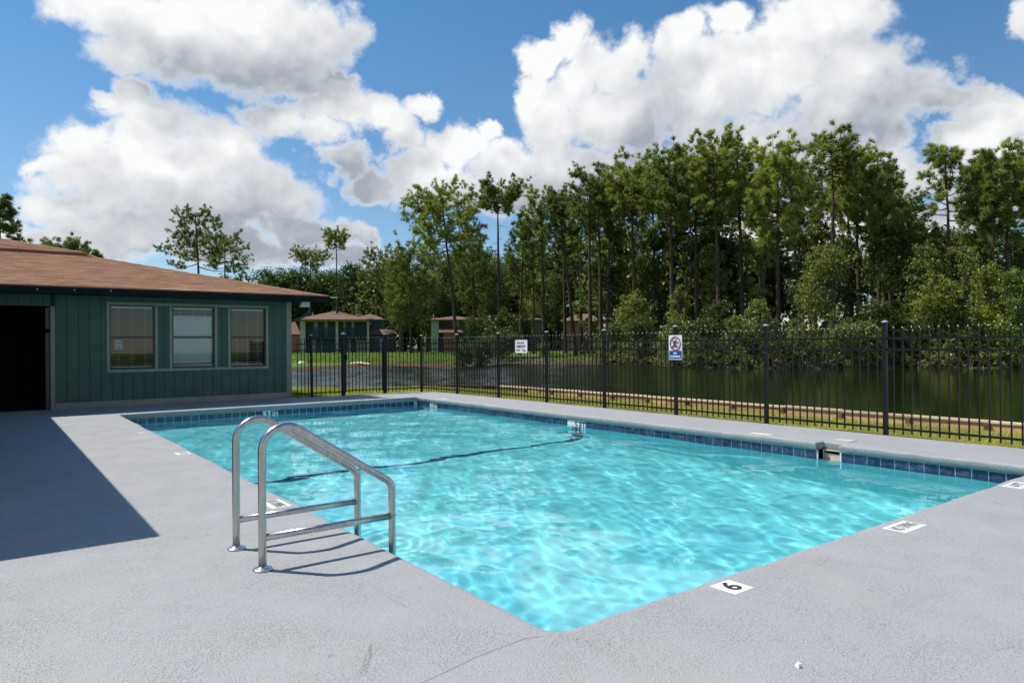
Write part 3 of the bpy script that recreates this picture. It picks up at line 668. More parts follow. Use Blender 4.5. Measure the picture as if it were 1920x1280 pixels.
# backing wall with real openings
m = MB()
m.box(-.94, .04+TW, FY+.012, FY+.09, 0, 2.32); m.box(3.39-TW, 3.93, FY+.012, FY+.09, 0, 2.32)
m.box(.04+TW, 3.39-TW, FY+.012, FY+.09, 0, ZB+TW); m.box(.04+TW, 3.39-TW, FY+.012, FY+.09, ZT-TW, 2.32)
m.box(1.01-TW, 1.24+TW, FY+.012, FY+.09, ZB+TW, ZT-TW); m.box(2.24-TW, 2.47+TW, FY+.012, FY+.09, ZB+TW, ZT-TW)
m.box(-12, -.94, FY+.012, FY+.09, 2.08, 2.32)
m.box(3.84, 3.925, FY+.09, 26.6, -.1, 2.32)                       # side wall
m.build('wall', M['siding_dark'], house)
m = MB(); m.box(-.94, 3.84, FY+.09, 19.0, -.01, .004); m.box(-.94, 3.84, 18.9, 19.0, 0, 2.32); m.box(-.94, -.86, FY+.09, 18.9, 0, 2.32); m.box(-.86, 3.84, FY+.09, 18.9, 2.33, 2.36)
m.build('room_interior', M['dark_inside'], house)
m = MB(); m.box(-12, -.945, 18.0, 18.1, 0, 2.32); m.box(-3.2, -3.1, FY, 18.0, 0, 2.32); m.box(-3.1, -.945, FY+.09, 18.0, 2.325, 2.36); m.box(-3.1, -.945, FY+.11, 18, .001, .006)
m.build('entry_recess', M['dark_inside'], house)
m = MB(); m.box(-1.02, -.95, FY+.02, FY+.06, .02, 1.55); m.box(-1.02, -.95, FY+.02, FY+.06, 1.62, 2.05); m.build('gate_leaf', M['sash'], house)
# vertical siding boards, one object each
BP = .1995
def boards(x0, x1, z0, z1):
    k = math.floor((x0+.86)/BP)
    while -.86+k*BP < x1-.004:
        a = max(x0, -.86+k*BP+.005); b = min(x1, -.86+(k+1)*BP-.005); k += 1
        if b-a < .012: continue
        MB().box(-(b-a)/2, (b-a)/2, -.011, 0, -(z1-z0)/2, (z1-z0)/2)
        mm = MB(); mm.box(-(b-a)/2, (b-a)/2, -.012, 0, z0, z1)
        o = mm.build('siding_board', M['siding'], house); o.location = ((a+b)/2, FY+.0122, 0)
boards(-.86, .04, .13, 2.32); boards(.04, 3.39, ZT, 2.32); boards(.04, 3.39, .13, ZB); boards(3.39, 3.82, .13, 2.32)
boards(1.01, 1.24, ZB+TW, ZT-TW); boards(2.24, 2.47, ZB+TW, ZT-TW); boards(-3.1, -.94, 2.08, 2.32)
# trim
def trim(x0, x1, z0, z1, mat='trim', name='trim_board', y0=-.016): return MB().box(x0, x1, FY+y0, FY+.012, z0, z1).build(name, M[mat], house, bevel=.003)
trim(.04, 3.39, ZT-TW, ZT); trim(.04, 3.39, ZB, ZB+TW)
for a, b in WIN: trim(a, a+TW, ZB+TW+.002, ZT-TW-.002); trim(b-TW, b, ZB+TW+.002, ZT-TW-.002)
trim(3.822, 3.93, .002, 2.31, y0=-.02); MB().box(3.926, 3.945, FY-.02, FY+.09, .002, 2.31).build('trim_board', M['trim'], house)
trim(-.94, -.862, .002, 2.08, y0=-.018); trim(-.858, 3.82, .002, .128, 'base_trim', 'base_board', -.018)
trim(3.40, 3.82, .935, .945, 'siding_dark', 'lap_joint', -.001)
# windows: frame, two sashes, pane, blinds
slat_me = {}
for wi, (a, b) in enumerate(WIN):
    x0, x1, z0, z1 = a+TW, b-TW, ZB+TW, ZT-TW; zm = (z0+z1)/2
    f = MB(); y0, y1 = FY+.02, FY+.07
    f.box(x0, x0+.028, y0, y1, z0, z1); f.box(x1-.028, x1, y0, y1, z0, z1); f.box(x0+.028, x1-.028, y0, y1, z0, z0+.03); f.box(x0+.028, x1-.028, y0, y1, z1-.03, z1)
    w = f.build('window', M['sash'], house)
    w['label'] = ('window with open slats and a round pictogram sticker', 'window with closed pale blind', 'window with open slats next to the corner')[wi]
    r = MB(); r.box(x0+.028, x1-.028, y0+.004, y1-.006, zm-.018, zm+.018); r.build('meeting_rail', M['sash'], w)
    for lo_z, hi_z, dy in ((z0+.03, zm-.018, .0), (zm+.018, z1-.03, .014)):
        p = MB(); p.box(x0+.028, x1-.028, y0+.012+dy, y0+.016+dy, lo_z, hi_z); p.build('pane', M['glass'], w)
    ww = x1-x0-.075; pitch = .048 if wi == 1 else .062
    n = int((z1-z0-.1)/pitch)
    for k in range(n):
        zz = z1-.085-k*pitch; closed = wi == 1 and 2 < k < n-1
        key = (wi, closed)
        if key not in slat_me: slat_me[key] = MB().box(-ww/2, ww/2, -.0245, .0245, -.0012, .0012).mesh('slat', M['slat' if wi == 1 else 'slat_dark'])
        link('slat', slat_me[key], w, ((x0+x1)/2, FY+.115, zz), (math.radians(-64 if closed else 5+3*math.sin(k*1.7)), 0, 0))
    h = MB(); h.box(x0+.034, x1-.034, FY+.09, FY+.135, z1-.06, z1-.03); h.build('head_rail', M['slat'], w)
    bt = MB(); bt.box(x0+.036, x1-.036, FY+.1, FY+.13, z0+.045, z0+.062); bt.build('bottom_rail', M['slat'], w)
    for q in (.2, .5, .8):
        c = MB(); xx = x0+(x1-x0)*q; c.box(xx-.0015, xx+.0015, FY+.088, FY+.0895, z0+.06, z1-.05); c.build('ladder_cord', M['slat'], w)
st = thing('window_sticker', 'small round pictogram sticker inside the left clubhouse window', 'sticker', (.265, FY+.030, 1.31))
MB().box(-.068, .068, .0, .0015, -.10, .09).build('backing_sheet', M['slat_dark'], st)
m = MB(); m.tube([(.052*math.cos(t), -.002, .02+.052*math.sin(t)) for t in np.linspace(0, 2*math.pi, 25)], .006, 5, False); m.tube([(-.036, -.002, .056), (.036, -.002, -.016)], .006, 5); m.build('ring', M['sign_grey'], st)
m = MB(); m.box(-.03, .03, -.002, 0, .012, .028); m.box(-.045, .045, -.002, 0, -.075, -.055); m.build('pictogram', M['marker_black'], st)
# roof
def plane_z(y): return EAVE_Z+PITCHR*(y-EAVE_Y)
hx = EAVE_X-(RIDGE_Y-EAVE_Y); zr = plane_z(RIDGE_Y); YB = 2*RIDGE_Y-EAVE_Y
r = MB(); T = .10
r.add([(-14, EAVE_Y, EAVE_Z-.012), (EAVE_X, EAVE_Y, EAVE_Z-.012), (hx, RIDGE_Y, zr-.012), (-14, RIDGE_Y, zr-.012), (EAVE_X, YB, EAVE_Z-.012), (-14, YB, EAVE_Z-.012),
       (-14, EAVE_Y, EAVE_Z-T), (EAVE_X, EAVE_Y, EAVE_Z-T), (EAVE_X, YB, EAVE_Z-T), (-14, YB, EAVE_Z-T)],
      [(0, 1, 2, 3), (1, 4, 2), (3, 2, 4, 5), (6, 9, 8, 7), (0, 6, 7, 1), (1, 7, 8, 4), (4, 8, 9, 5), (5, 9, 6, 0, 3)])
roof = r.build('roof', M['shingle'], house)
rr = random.Random(8)
def shingles(ya, yb, x0, lift, name, mat, xmax=None, xmin=None):
    m = MB(); k = 0; y = ya
    while y < yb:
        off = (k % 2)*.155+rr.uniform(-.02, .02); x = x0-off
        lim = EAVE_X-(y-EAVE_Y)-.01 if xmax is None else xmax
        y2 = min(y+.17, yb+.02)
        while x < lim:
            a, b = x+.002, min(x+.318, lim); x += .32
            if b-a < .03: continue
            if xmin is not None and a < xmin: continue
            l2 = lim if xmax is not None else EAVE_X-(y2-EAVE_Y)-.01
            b2 = min(b, l2); a2 = min(a, b2-.01)
            h = .010+rr.uniform(-.002, .004)
            p = [(a, y, plane_z(y)+lift-.004), (b, y, plane_z(y)+lift-.004), (b2, y2, plane_z(y2)+lift-.004), (a2, y2, plane_z(y2)+lift-.004)]
            q = [(a, y, plane_z(y)+lift+h), (b, y, plane_z(y)+lift+h), (b2, y2, plane_z(y2)+lift+.001), (a2, y2, plane_z(y2)+lift+.001)]
            m.add(p+q, [(4, 5, 6, 7), (0, 1, 5, 4), (1, 2, 6, 5), (3, 0, 4, 7)])
        y += .135; k += 1
    o = m.build(name, M[mat], roof); o['kind'] = 'stuff'; return o
YS = 18.35
shingles(EAVE_Y-.03, YS, -4.2, 0, 'shingle_courses', 'shingle'); shingles(YS-.06, RIDGE_Y-.02, -4.2, .075, 'shingle_courses', 'shingle')
shingles(EAVE_Y+.005, EAVE_Y+.20, .95, .011, 'new_shingle_course', 'shingle_new', 2.75, .9)
m = MB(); m.box(-14, EAVE_X-(YS-EAVE_Y)-.02, YS-.075, YS-.05, plane_z(YS)-.03, plane_z(YS)+.062); m.build('flashing', M['drip'], house)
m = MB()
for k in range(24):                                                # hip caps
    t0, t1 = k*.29, k*.29+.33; a = Vector((EAVE_X-t0, EAVE_Y+t0, plane_z(EAVE_Y+t0)+.016)); b = Vector((EAVE_X-t1, EAVE_Y+t1, plane_z(EAVE_Y+t1)+.008+(.075 if t1 > 4.6 else 0)))
    if t0 > 4.5: a.z += .075
    m.add([a+Vector((-.08, -.08, -.022)), a, a+Vector((.08, .08, -.022)), b+Vector((-.08, -.08, -.022)), b, b+Vector((.08, .08, -.022))], [(0, 1, 4, 3), (1, 2, 5, 4), (0, 2, 1), (3, 4, 5)])
m.build('hip_caps', M['shingle'], roof)
m = MB(); m.box(-14, EAVE_X+.015, EAVE_Y-.032, EAVE_Y-.004, 2.425, 2.452); m.box(EAVE_X+.004, EAVE_X+.03, EAVE_Y-.004, YB, 2.425, 2.452); m.build('drip_edge', M['drip'], house)
m = MB(); m.box(-14, EAVE_X+.03, EAVE_Y-.025, EAVE_Y+.01, 2.295, 2.424); m.box(EAVE_X-.005, EAVE_X+.03, EAVE_Y+.012, YB, 2.295, 2.424); m.build('fascia', M['fascia'], house)
m = MB(); m.box(-14, EAVE_X-.006, EAVE_Y+.012, FY, 2.318, 2.335); m.box(3.95, EAVE_X-.006, FY+.002, YB, 2.318, 2.335); m.build('soffit', M['fascia'], house)
m = MB(); m.box(EAVE_X+.03, EAVE_X+.22, EAVE_Y-.02, EAVE_Y+.10, 2.405, 2.425); m.build('gutter_end', M['lamp_white'], house)
for k, u in enumerate((70, 140, 208)):                         # light clips under the eave
    p = on(u, 542+k*1.6, 1, EAVE_Y-.04); MB().box(-.006, .006, -.006, .006, -.012, .012).build('eave_clip', M['lamp_white'], house).location = tuple(p)
# green downspout from the side gutter back to the wall, and the white flood lamp under the soffit
m = MB(); p = [(4.53, 14.75, 2.35), (4.53, 14.75, 2.20), (4.50, 14.76, 2.08), (4.40, 14.80, 1.99), (4.12, 14.95, 1.86), (4.02, 15.0, 1.78), (4.00, 15.02, 1.6), (4.00, 15.02, .1)]
m.tube(p, .045, 8); m.build('downspout', M['siding'], house, True)
lampo = thing('flood_lamp', 'white flood lamp housing under the right end of the eave', 'lamp', (4.22, 14.25, 2.318))
m = MB(); m.add([(-.13, -.06, -.13), (.10, -.06, -.13), (.13, -.06, 0), (-.09, -.06, 0), (-.13, .06, -.13), (.10, .06, -.13), (.13, .06, 0), (-.09, .06, 0)], [(0, 1, 2, 3), (7, 6, 5, 4), (0, 4, 5, 1), (1, 5, 6, 2), (2, 6, 7, 3), (3, 7, 4, 0)]); m.build('housing', M['lamp_white'], lampo, bevel=.01)
m = MB(); m.tube([(-.02, 0, -.12), (-.02, 0, -.17)], .03, 10); m.build('bulb_socket', M['sash'], lampo)
# side wing, mostly out of the picture, whose eave throws the shadow over the deck
WX, WY0 = -1.97, 3.90
m = MB(); m.add([(WX, WY0, EAVE_Z), (WX, EAVE_Y+.3, EAVE_Z), (WX-6, EAVE_Y+.3, EAVE_Z+1.5), (WX-6, WY0+6, EAVE_Z+1.5), (WX-12, WY0, EAVE_Z), (WX, WY0, EAVE_Z-.14), (WX, EAVE_Y+.3, EAVE_Z-.14), (WX-12, EAVE_Y+.3, EAVE_Z-.14), (WX-12, WY0, EAVE_Z-.14), (WX-12, EAVE_Y+.3, EAVE_Z)],
                [(0, 1, 2, 3), (0, 3, 4), (4, 3, 2, 9), (5, 8, 7, 6), (0, 5, 6, 1), (0, 4, 8, 5), (4, 9, 7, 8), (1, 6, 7, 9, 2)])
m.build('wing_roof', M['shingle'], house)
m = MB(); m.box(-12, -2.75, 4.6, 13.4, 0, 2.30); m.build('wing_wall', M['siding'], house)

# ------------------------------------------------------------------ ladder rails
def hand_rail(y, label):
    t = thing('pool_handrail', label, 'handrail', (-.73, y, 0), 0, 'ladder rails at the pool edge')
    R = .0222; x1 = .815
    p = [(0, 0, .004)] + [(0, 0, z) for z in (.2, .4, .6, .655)]
    c = (.135, .655); rad = .135
    top = math.radians(54)                                          # bend over the top, then slope down towards the water
    for a in np.linspace(math.pi, math.pi/2-math.radians(33), 12)[1:]: p.append((c[0]+rad*math.cos(a), 0, c[1]+rad*math.sin(a)))
    d = Vector((math.cos(math.radians(-33)), 0, math.sin(math.radians(-33)))); q = Vector(p[-1])
    s_end = (x1-.05-q.x)/d.x
    for s in np.linspace(0, s_end, 7)[1:]: p.append(tuple(q+d*s))
    e0 = Vector(p[-1])
    for k in range(1, 7):                                           # lower bend back to vertical
        a = math.radians(-33-57*k/6); e0 = e0+Vector((math.cos(a), 0, math.sin(a)))*.0155; p.append(tuple(e0))
    xe = e0.x
    for z in (.15, 0, -.2, -.6, -.95): p.append((xe, 0, z))
    m = MB(); m.tube(p, R, 16); m.build('bent_tube', M['steel'], t, True)
    m = MB(); m.tube([(.012, 0, .178), (xe-.012, 0, .178)], R*.92, 14); m.build('cross_bar', M['steel'], t, True)
    m = MB(); m.lathe([(.053, 0), (.054, .006), (.050, .010), (.032, .014), (.0245, .016), (.0243, .022)], (0, 0, .001), 28); m.build('flange', M['chrome'], t, True)
    for z in (.182,):
        m = MB(); m.lathe([(R+.002, -.006), (R+.0035, 0), (R+.002, .006)], (xe, 0, z), 16); m.build('weld_collar', M['steel'], t, True)
    return t
hand_rail(2.15, 'stainless ladder rail with its flange farther from the camera, beyond its twin'); hand_rail(1.64, 'stainless ladder rail nearer the camera, its twin just behind it')

# ------------------------------------------------------------------ depth and warning markers let into the deck
def marker(label, x, y, sx, sy, tx, rz, tscale=(1, 1), mat='white_tile', name='deck_marker', off=(0, 0)):
    t = thing(name, label, 'marker', (x, y, .0), rz, 'markers on the pool deck')
    m = MB(); m.box(-sx/2, sx/2, -sy/2, sy/2, -.01, .0025); m.build('tile', M[mat], t, bevel=.001)
    if tx:
        o = link('lettering', TX[tx], t, (off[0], off[1], .0034)); o.scale = (tscale[0], tscale[1], 1)
    return t
marker('white deck tile with a large black 6 near the closest pool edge', 1.075, -.135, .155, .152, 'six', 0, (.9, .82))
marker('white NO DIVING deck tile on the near pool edge right of the 6', 2.965, -.150, .31, .155, 'nodive', 0, (.84, 1.95))
marker('white depth tile at the far right end of the near pool edge', 5.12, -.135, .31, .155, 'six_ft', 0, (1., 1.1))
marker('white NO DIVING deck tile behind the handrails', -.135, 3.22, .31, .155, 'nodive', -math.pi/2, (.84, 1.95))
marker('worn white depth tile halfway along the left pool edge', -.13, 6.52, .24, .15, 'five_ft_deck', -math.pi/2, (.9, 1))
marker('small bare white tile on the left pool edge near the far end', -.16, 9.04, .12, .10, None, -math.pi/2)
marker('faded white deck tile by the far coping beside the fence, left of the skimmer', 6.46, 3.22, .13, .30, None, 0)
marker('faded white deck tile at the far corner of the pool', 6.46, 11.45, .13, .28, None, 0)

# ------------------------------------------------------------------ metal fence
PH = 1.50                                                         # post height above the deck
post_me = {}
def rounded_post(w, h, me_name, mat):
    m = MB(); m.box(-w/2, w/2, -w/2, w/2, -.12, h); return m.mesh(me_name, mat)
post_small = rounded_post(.052, PH, 'post', M['fence']); post_big = rounded_post(.078, PH+.03, 'post', M['fence']); post_sign = rounded_post(.052, PH+.03, 'post', M['fence'])
capm = MB(); capm.add([(-.031, -.031, 0), (.031, -.031, 0), (.031, .031, 0), (-.031, .031, 0), (-.033, -.033, .012), (.033, -.033, .012), (.033, .033, .012), (-.033, .033, .012), (0, 0, .03)],
                      [(3, 2, 1, 0), (0, 1, 5, 4), (1, 2, 6, 5), (2, 3, 7, 6), (3, 0, 4, 7), (4, 5, 8), (5, 6, 8), (6, 7, 8), (7, 4, 8)]); cap_me = capm.mesh('cap', M['cap'])
pk = MB(); h = .008
pk.box(-h, h, -h, h, .02, 1.405)
pk.add([(-h*1.15, -h*1.15, 1.405), (h*1.15, -h*1.15, 1.405), (h*1.15, h*1.15, 1.405), (-h*1.15, h*1.15, 1.405), (-h*.9, -h*.9, 1.425), (h*.9, -h*.9, 1.425), (h*.9, h*.9, 1.425), (-h*.9, h*.9, 1.425), (0, 0, 1.445)],
       [(0, 1, 5, 4), (1, 2, 6, 5), (2, 3, 7, 6), (3, 0, 4, 7), (4, 5, 8), (5, 6, 8), (6, 7, 8), (7, 4, 8), (3, 2, 1, 0)])
picket_me = pk.mesh('picket', M['fence']); picket_me.materials.append(M['cap'])
for i_ in range(10, 14): picket_me.polygons[i_].material_index = 1      # pale tips: small highlights put in as colour
RAILS = (.085, 1.135, 1.285)
fr = random.Random(21)
def panel(parent, A, B, n, name='panel', pz=0., ends=.03):
    A = Vector(A); B = Vector(B); d = B-A; L = d.length; rz = math.atan2(d.y, d.x)
    p = link(name, None, parent, (A.x, A.y, A.z+pz), (0, 0, rz)); p.empty_display_size = .1
    slope = (B.z-A.z)/L
    for z in RAILS:
        m = MB(); m.add([(ends, -.0125, z-.014+slope*ends), (L-ends, -.0125, z-.014+slope*(L-ends)), (L-ends, .0125, z-.014+slope*(L-ends)), (ends, .0125, z-.014+slope*ends), (ends, -.0125, z+.014+slope*ends), (L-ends, -.0125, z+.014+slope*(L-ends)), (L-ends, .0125, z+.014+slope*(L-ends)), (ends, .0125, z+.014+slope*ends)],
                        [(3, 2, 1, 0), (4, 5, 6, 7), (0, 1, 5, 4), (1, 2, 6, 5), (2, 3, 7, 6), (3, 0, 4, 7)])
        m.build('rail', M['fence'], p)
    for k in range(n):
        x = L*(k+1)/(n+1)
        link('picket', picket_me, p, (x, 0, slope*x+fr.uniform(-.003, .003)), (fr.gauss(0, .0025), fr.gauss(0, .003), 0))
    return p
def fence_post(parent, x, y, z, me, capscale=1., h=PH, lean=0.):
    o = link('post', me, parent, (x, y, z), (fr.gauss(0, .004), fr.gauss(0, .004)+lean, fr.gauss(0, .02)))
    c = link('cap', cap_me, o, (0, 0, h-.002)); c.scale = (capscale, capscale, 1); return o
FX = 7.68
side = thing('pond_side_fence', 'long black metal picket fence along the pond side of the deck', 'fence', (0, 0, 0))
py = [-1.45, .37, 2.14, 3.93, 5.70, 7.47, 9.23, 11.0, 12.81, 14.30]
pxs = [FX, FX, FX, FX, FX, FX, FX, FX, FX, 7.48]
for i, (x, y) in enumerate(zip(pxs, py)):
    fence_post(side, x, y, 0, post_sign if i == 4 else post_small, 1., PH+(.03 if i == 4 else 0))
for i in range(len(py)-1): panel(side, (pxs[i], py[i], 0), (pxs[i+1], py[i+1], 0), 15 if i < 8 else 13)
back = thing('house_side_fence', 'short black metal picket fence between the clubhouse corner and the gate', 'fence', (0, 0, 0))
GY0, GY1 = (6.18, 14.25), (5.12, 14.30)
gx = [tuple(on(u, v, 1, 14.28)) for u, v in ((585, 743), (644, 742), (722, 737))]
xa, xb, xc = gx[0][0], gx[1][0], gx[2][0]
fence_post(back, xa, 14.28, 0, post_small); panel(back, (3.96, 14.28, 0), (xa, 14.28, 0), 4, ends=.004); panel(back, (xa, 14.28, 0), (xb, 14.28, 0), 6, ends=.03)
fence_post(back, xb, 14.28, 0, post_big, 1.35, PH+.03)
fence_post(back, xc, 14.28, 0, post_big, 1.35, PH+.03); panel(back, (xc, 14.28, 0), (7.48, 14.30, 0), 9, ends=.04)
gate = thing('pool_gate', 'black metal picket gate between two thick posts behind the pool', 'gate', (0, 0, 0))
panel(gate, (xb+.06, 14.28, 0), (xc-.06, 14.28, 0), 10, 'gate_panel', .02, 0.)
for x in (xb+.062, xc-.062): MB().box(x-.018, x+.018, 14.262, 14.298, .06, 1.36).build('stile', M['fence'], gate)
m = MB(); m.box(xb+.035, xb+.075, 14.20, 14.262, .88, 1.02); m.build('latch_box', M['fence'], gate, bevel=.006)
m = MB(); m.tube([(xb+.08, 14.2, .93), (xb+.10, 14.2, .93)], .018, 10); m.build('latch_knob', M['cap'], gate)
for z in (.3, 1.2): MB().box(xc-.065, xc-.03, 14.25, 14.31, z-.05, z+.05).build('hinge', M['fence'], gate, bevel=.005)
for x in (xb, xc):
    m = MB(); m.tube([(x-.03, 14.25, PH+.045), (x, 14.25, PH+.07), (x+.05, 14.25, PH+.04)], .012, 6); o = m.build('bent_cap_strap', M['cap'], back)

# ------------------------------------------------------------------ signs on the fence
def rounded_plate(w, h, r, th):
    m = MB(); p = []
    for cx, cz, a0 in ((w/2-r, h/2-r, 0), (-w/2+r, h/2-r, 90), (-w/2+r, -h/2+r, 180), (w/2-r, -h/2+r, 270)):
        for k in range(6): a = math.radians(a0+18*k); p.append((cx+r*math.cos(a), cz+r*math.sin(a)))
    n = len(p); m.add([(x, 0, z) for x, z in p]+[(x, th, z) for x, z in p], [tuple(range(n)), tuple(range(2*n-1, n-1, -1))]+[(i, i+n, (i+1) % n+n, (i+1) % n) for i in range(n)]); return m
# local frame of a sign: x right, -y towards the reader, z up; turned to face across the pool
a = on(1254, 628, 0, FX-.04); b = on(1280, 675, 0, FX-.04)
sg = thing('no_running_sign', 'white and blue NO RUNNING sign on the fence post', 'sign', (FX-.045, (a[1]+b[1])/2, (a[2]+b[2])/2), -math.pi/2)
w_, h_ = abs(a[1]-b[1]), abs(a[2]-b[2])
rounded_plate(w_, h_, .025, .004).build('edge', M['sign_grey'], sg)
o = rounded_plate(w_-.016, h_-.016, .02, .003).build('face', M['sign_white'], sg); o.location = (0, -.0035, 0)
bz0, bz1 = -h_/2+.022, -h_/2+.022+.32*h_
MB().box(-w_/2+.016, w_/2-.016, -.0055, -.0034, bz0, bz1).build('blue_panel', M['sign_blue'], sg)
ts = w_/.30
for k, (tx, zz, s_) in enumerate((('no', bz0+(bz1-bz0)*.68, 1.15), ('running', bz0+(bz1-bz0)*.28, 1.15))):
    o = link('lettering', TX[tx], sg, (0, -.0064, zz), (math.pi/2, 0, 0)); o.scale = (s_*ts, s_*ts, 1)
cz = h_*.16; rad = w_*.36
def ring_pts(c, r): return [(r*math.cos(t), -.0062, c+r*1.06*math.sin(t)) for t in np.linspace(0, 2*math.pi, 33)]
m = MB(); m.tube(ring_pts(cz, rad), .010*ts, 5, False); m.tube([(-rad*.68, -.0062, cz+rad*.74), (rad*.68, -.0062, cz-rad*.74)], .009*ts, 5); m.build('prohibition_ring', M['sign_red'], sg)
k = rad/.1
m = MB()
def limb(pts, w): m.tube([(x*k, -.0055, cz+z*k) for x, z in pts], w*k, 5)
limb([(.0, .02), (-.005, -.01)], .014); limb([(.01, .045), (-.035, .030), (-.045, .0)], .008); limb([(.005, .04), (.035, .01), (.065, .015)], .008)
limb([(-.005, -.01), (-.04, -.045), (-.085, -.075)], .011); limb([(-.002, -.01), (.03, -.035), (-.005, -.055)], .011); limb([(.02, .062), (.021, .066)], .016)
m.build('running_figure', M['sign_navy'], sg)
a = on(966, 637, 0, FX-.025); b = on(989.5, 662.5, 0, FX-.025); w_, h_ = abs(a[1]-b[1]), abs(a[2]-b[2])
sg = thing('residents_sign', 'small white sign with three lines of dark lettering hung on the fence', 'sign', (FX-.030, (a[1]+b[1])/2, (a[2]+b[2])/2), -math.pi/2)
rounded_plate(w_, h_, .03, .004).build('edge', M['sign_grey'], sg)
o = rounded_plate(w_-.02, h_-.02, .024, .003).build('face', M['sign_white'], sg); o.location = (0, -.0035, 0)
for tx, zz, xx, ww in (('pool_for', .26, -.06, .58), ('residents', 0., -.02, .70), ('only', -.27, -.22, .34)):
    me = TX[tx]; bw = max(v.co.x for v in me.vertices)-min(v.co.x for v in me.vertices); s_ = ww*w_/bw
    o = link('lettering', me, sg, (xx*w_, -.0046, zz*h_), (math.pi/2, 0, 0)); o.scale = (s_, s_*1.1, 1)
m = MB(); q = w_
m.tube([(.06*q, -.004, -.17*h_), (.16*q, -.004, -.19*h_), (.22*q, -.004, -.27*h_), (.34*q, -.004, -.25*h_)], .022*q, 5); m.tube([(.10*q, -.004, -.30*h_), (.36*q, -.004, -.32*h_)], .012*q, 5); m.build('emblem', M['sign_brown'], sg)

# ------------------------------------------------------------------ timber edging of the pond
bulk = thing('timber_bulkhead', 'pale new timber edging along the near bank of the pond', 'bulkhead', (0, 0, 0))
line = [(11.33, y) for y in np.arange(-9, 15.3, .62)] + [(11.20, 15.9), (10.95, 16.6), (10.52, 17.2), (10.2, 18.0), (10.0, 18.75)]
dark_edge = thing('old_timber_edge', 'dark timber edging where the bank curves behind the gate', 'bulkhead', (0, 0, 0))
for i in range(len(line)-1):
    A = Vector((*line[i], 0)); B = Vector((*line[i+1], 0)); d = B-A; rz = math.atan2(d.y, d.x); L = d.length
    isdark = A.y > 15.2
    par = dark_edge if isdark else bulk; dz = fr.uniform(-.008, .008)
    m = MB(); m.box(.003, L-.003, -.02, .02, -.62, -.118); o = m.build('plank', M['old_timber' if isdark else 'timber'], par); o.location = (A.x, A.y, dz*.6); o.rotation_euler = (fr.gauss(0, .012), 0, rz)
    if i % 2 == 0:
        j = min(i+2, len(line)-1); C2 = Vector((*line[j], 0)); dd = C2-A; LL = dd.length
        if not isdark or True:
            m = MB(); m.box(.004, LL-.004, -.055, .045, -.019, .019); o = m.build('cap_board', M['old_timber' if isdark else 'timber_cap'], par); o.location = (A.x, A.y, -.100+dz+(.006 if i % 4 else 0)); o.rotation_euler = (0, fr.gauss(0, .003), math.atan2(dd.y, dd.x))
            p = MB(); p.box(-.04, .04, .024, .10, -.9, -.14); o = p.build('pile', M['old_timber'], par); o.location = (A.x, A.y, 0); o.rotation_euler = (0, 0, rz)

# ------------------------------------------------------------------ apartment buildings across the pond
class Site:                                                       # local frame: x right, y away from the pool, metres per photo pixel k
    def __init__(s, u, depth, turn=0.):
        s.u = u; s.k = depth/FPX; o = at(u, 650, depth); s.o = (o[0], o[1], 0.); s.rz = -YAW + turn
        d = ray(u, 650); s.rz = math.atan2(d[1], d[0])-math.pi/2 + turn; s.hor = 645.2+.0078*(960-u)
    def x(s, u): return (u-s.u)*s.k
    def z(s, v): return CAM[2]+(s.hor-v)*s.k
def hip(m, x0, x1, y0, y1, z0, zr, inset=None, over=0., t=.18):
    x0 -= over; x1 += over; y0 -= over; y1 += over; d = (y1-y0)/2; ins = d if inset is None else inset; ins = min(ins, (x1-x0)/2-.05); ym = (y0+y1)/2
    m.add([(x0, y0, z0), (x1, y0, z0), (x1, y1, z0), (x0, y1, z0), (x0+ins, ym, zr), (x1-ins, ym, zr), (x0, y0, z0-t), (x1, y0, z0-t), (x1, y1, z0-t), (x0, y1, z0-t)],
          [(0, 1, 5, 4), (1, 2, 5), (2, 3, 4, 5), (3, 0, 4), (9, 8, 7, 6), (0, 6, 7, 1), (1, 7, 8, 2), (2, 8, 9, 3), (3, 9, 6, 0)]); return m
def shed(m, x0, x1, y0, y1, z0, z1, t=.15, cut=0.):
    m.add([(x0, y0, z0), (x1+cut, y0, z0), (x1, y1, z1), (x0, y1, z1), (x0, y0, z0-t), (x1+cut, y0, z0-t), (x1, y1, z1-t), (x0, y1, z1-t)], [(0, 1, 2, 3), (7, 6, 5, 4), (0, 4, 5, 1), (1, 5, 6, 2), (2, 6, 7, 3), (3, 7, 4, 0)]); return m
def bpart(b, name, mat, fn, parent=None, **kw):
    m = MB(); fn(m); return m.build(name, M[mat], parent or b, **kw)
S = Site(626, 116)
A = thing('apartment_block', 'two-storey apartment block with twin balconies across the pond', 'building', S.o, S.rz)
X, Z = S.x, S.z; zf, zm_, ze, zt_ = Z(662)-.3, Z(633), Z(599), Z(580)
xl, xm, xr = X(566), X(631), X(690)
bpart(A, 'wall', 'far_green', lambda m: (m.box(xl, xl+.25, 0, 9, zf, ze), m.box(xr-.2, xr, 0, 9, zf, ze), m.box(xl+.25, xr-.2, 1.9, 9, zf, ze)))
bpart(A, 'recess_wall', 'far_teal', lambda m: (m.box(xl+.26, xr-.21, 1.82, 1.895, zm_, ze-.02), m.box(xl+.26, xr-.21, 1.82, 1.895, zf, zm_-.22)))
bpart(A, 'balcony_floor', 'far_rail', lambda m: m.box(xl+.25, xr-.2, .06, 1.81, zm_-.2, zm_))
rf = bpart(A, 'roof', 'shingle_far', lambda m: hip(m, xl, xr, 0, 12.5, ze, zt_, None, 1.1))
for u in (587, 623, 668): bpart(A, 'vent_pipe', 'pipe', lambda m: m.tube([(X(u), 4.0, ze+.6), (X(u), 4.0, ze+1.75-.5*abs(u-620)/40)], .07, 8), rf)
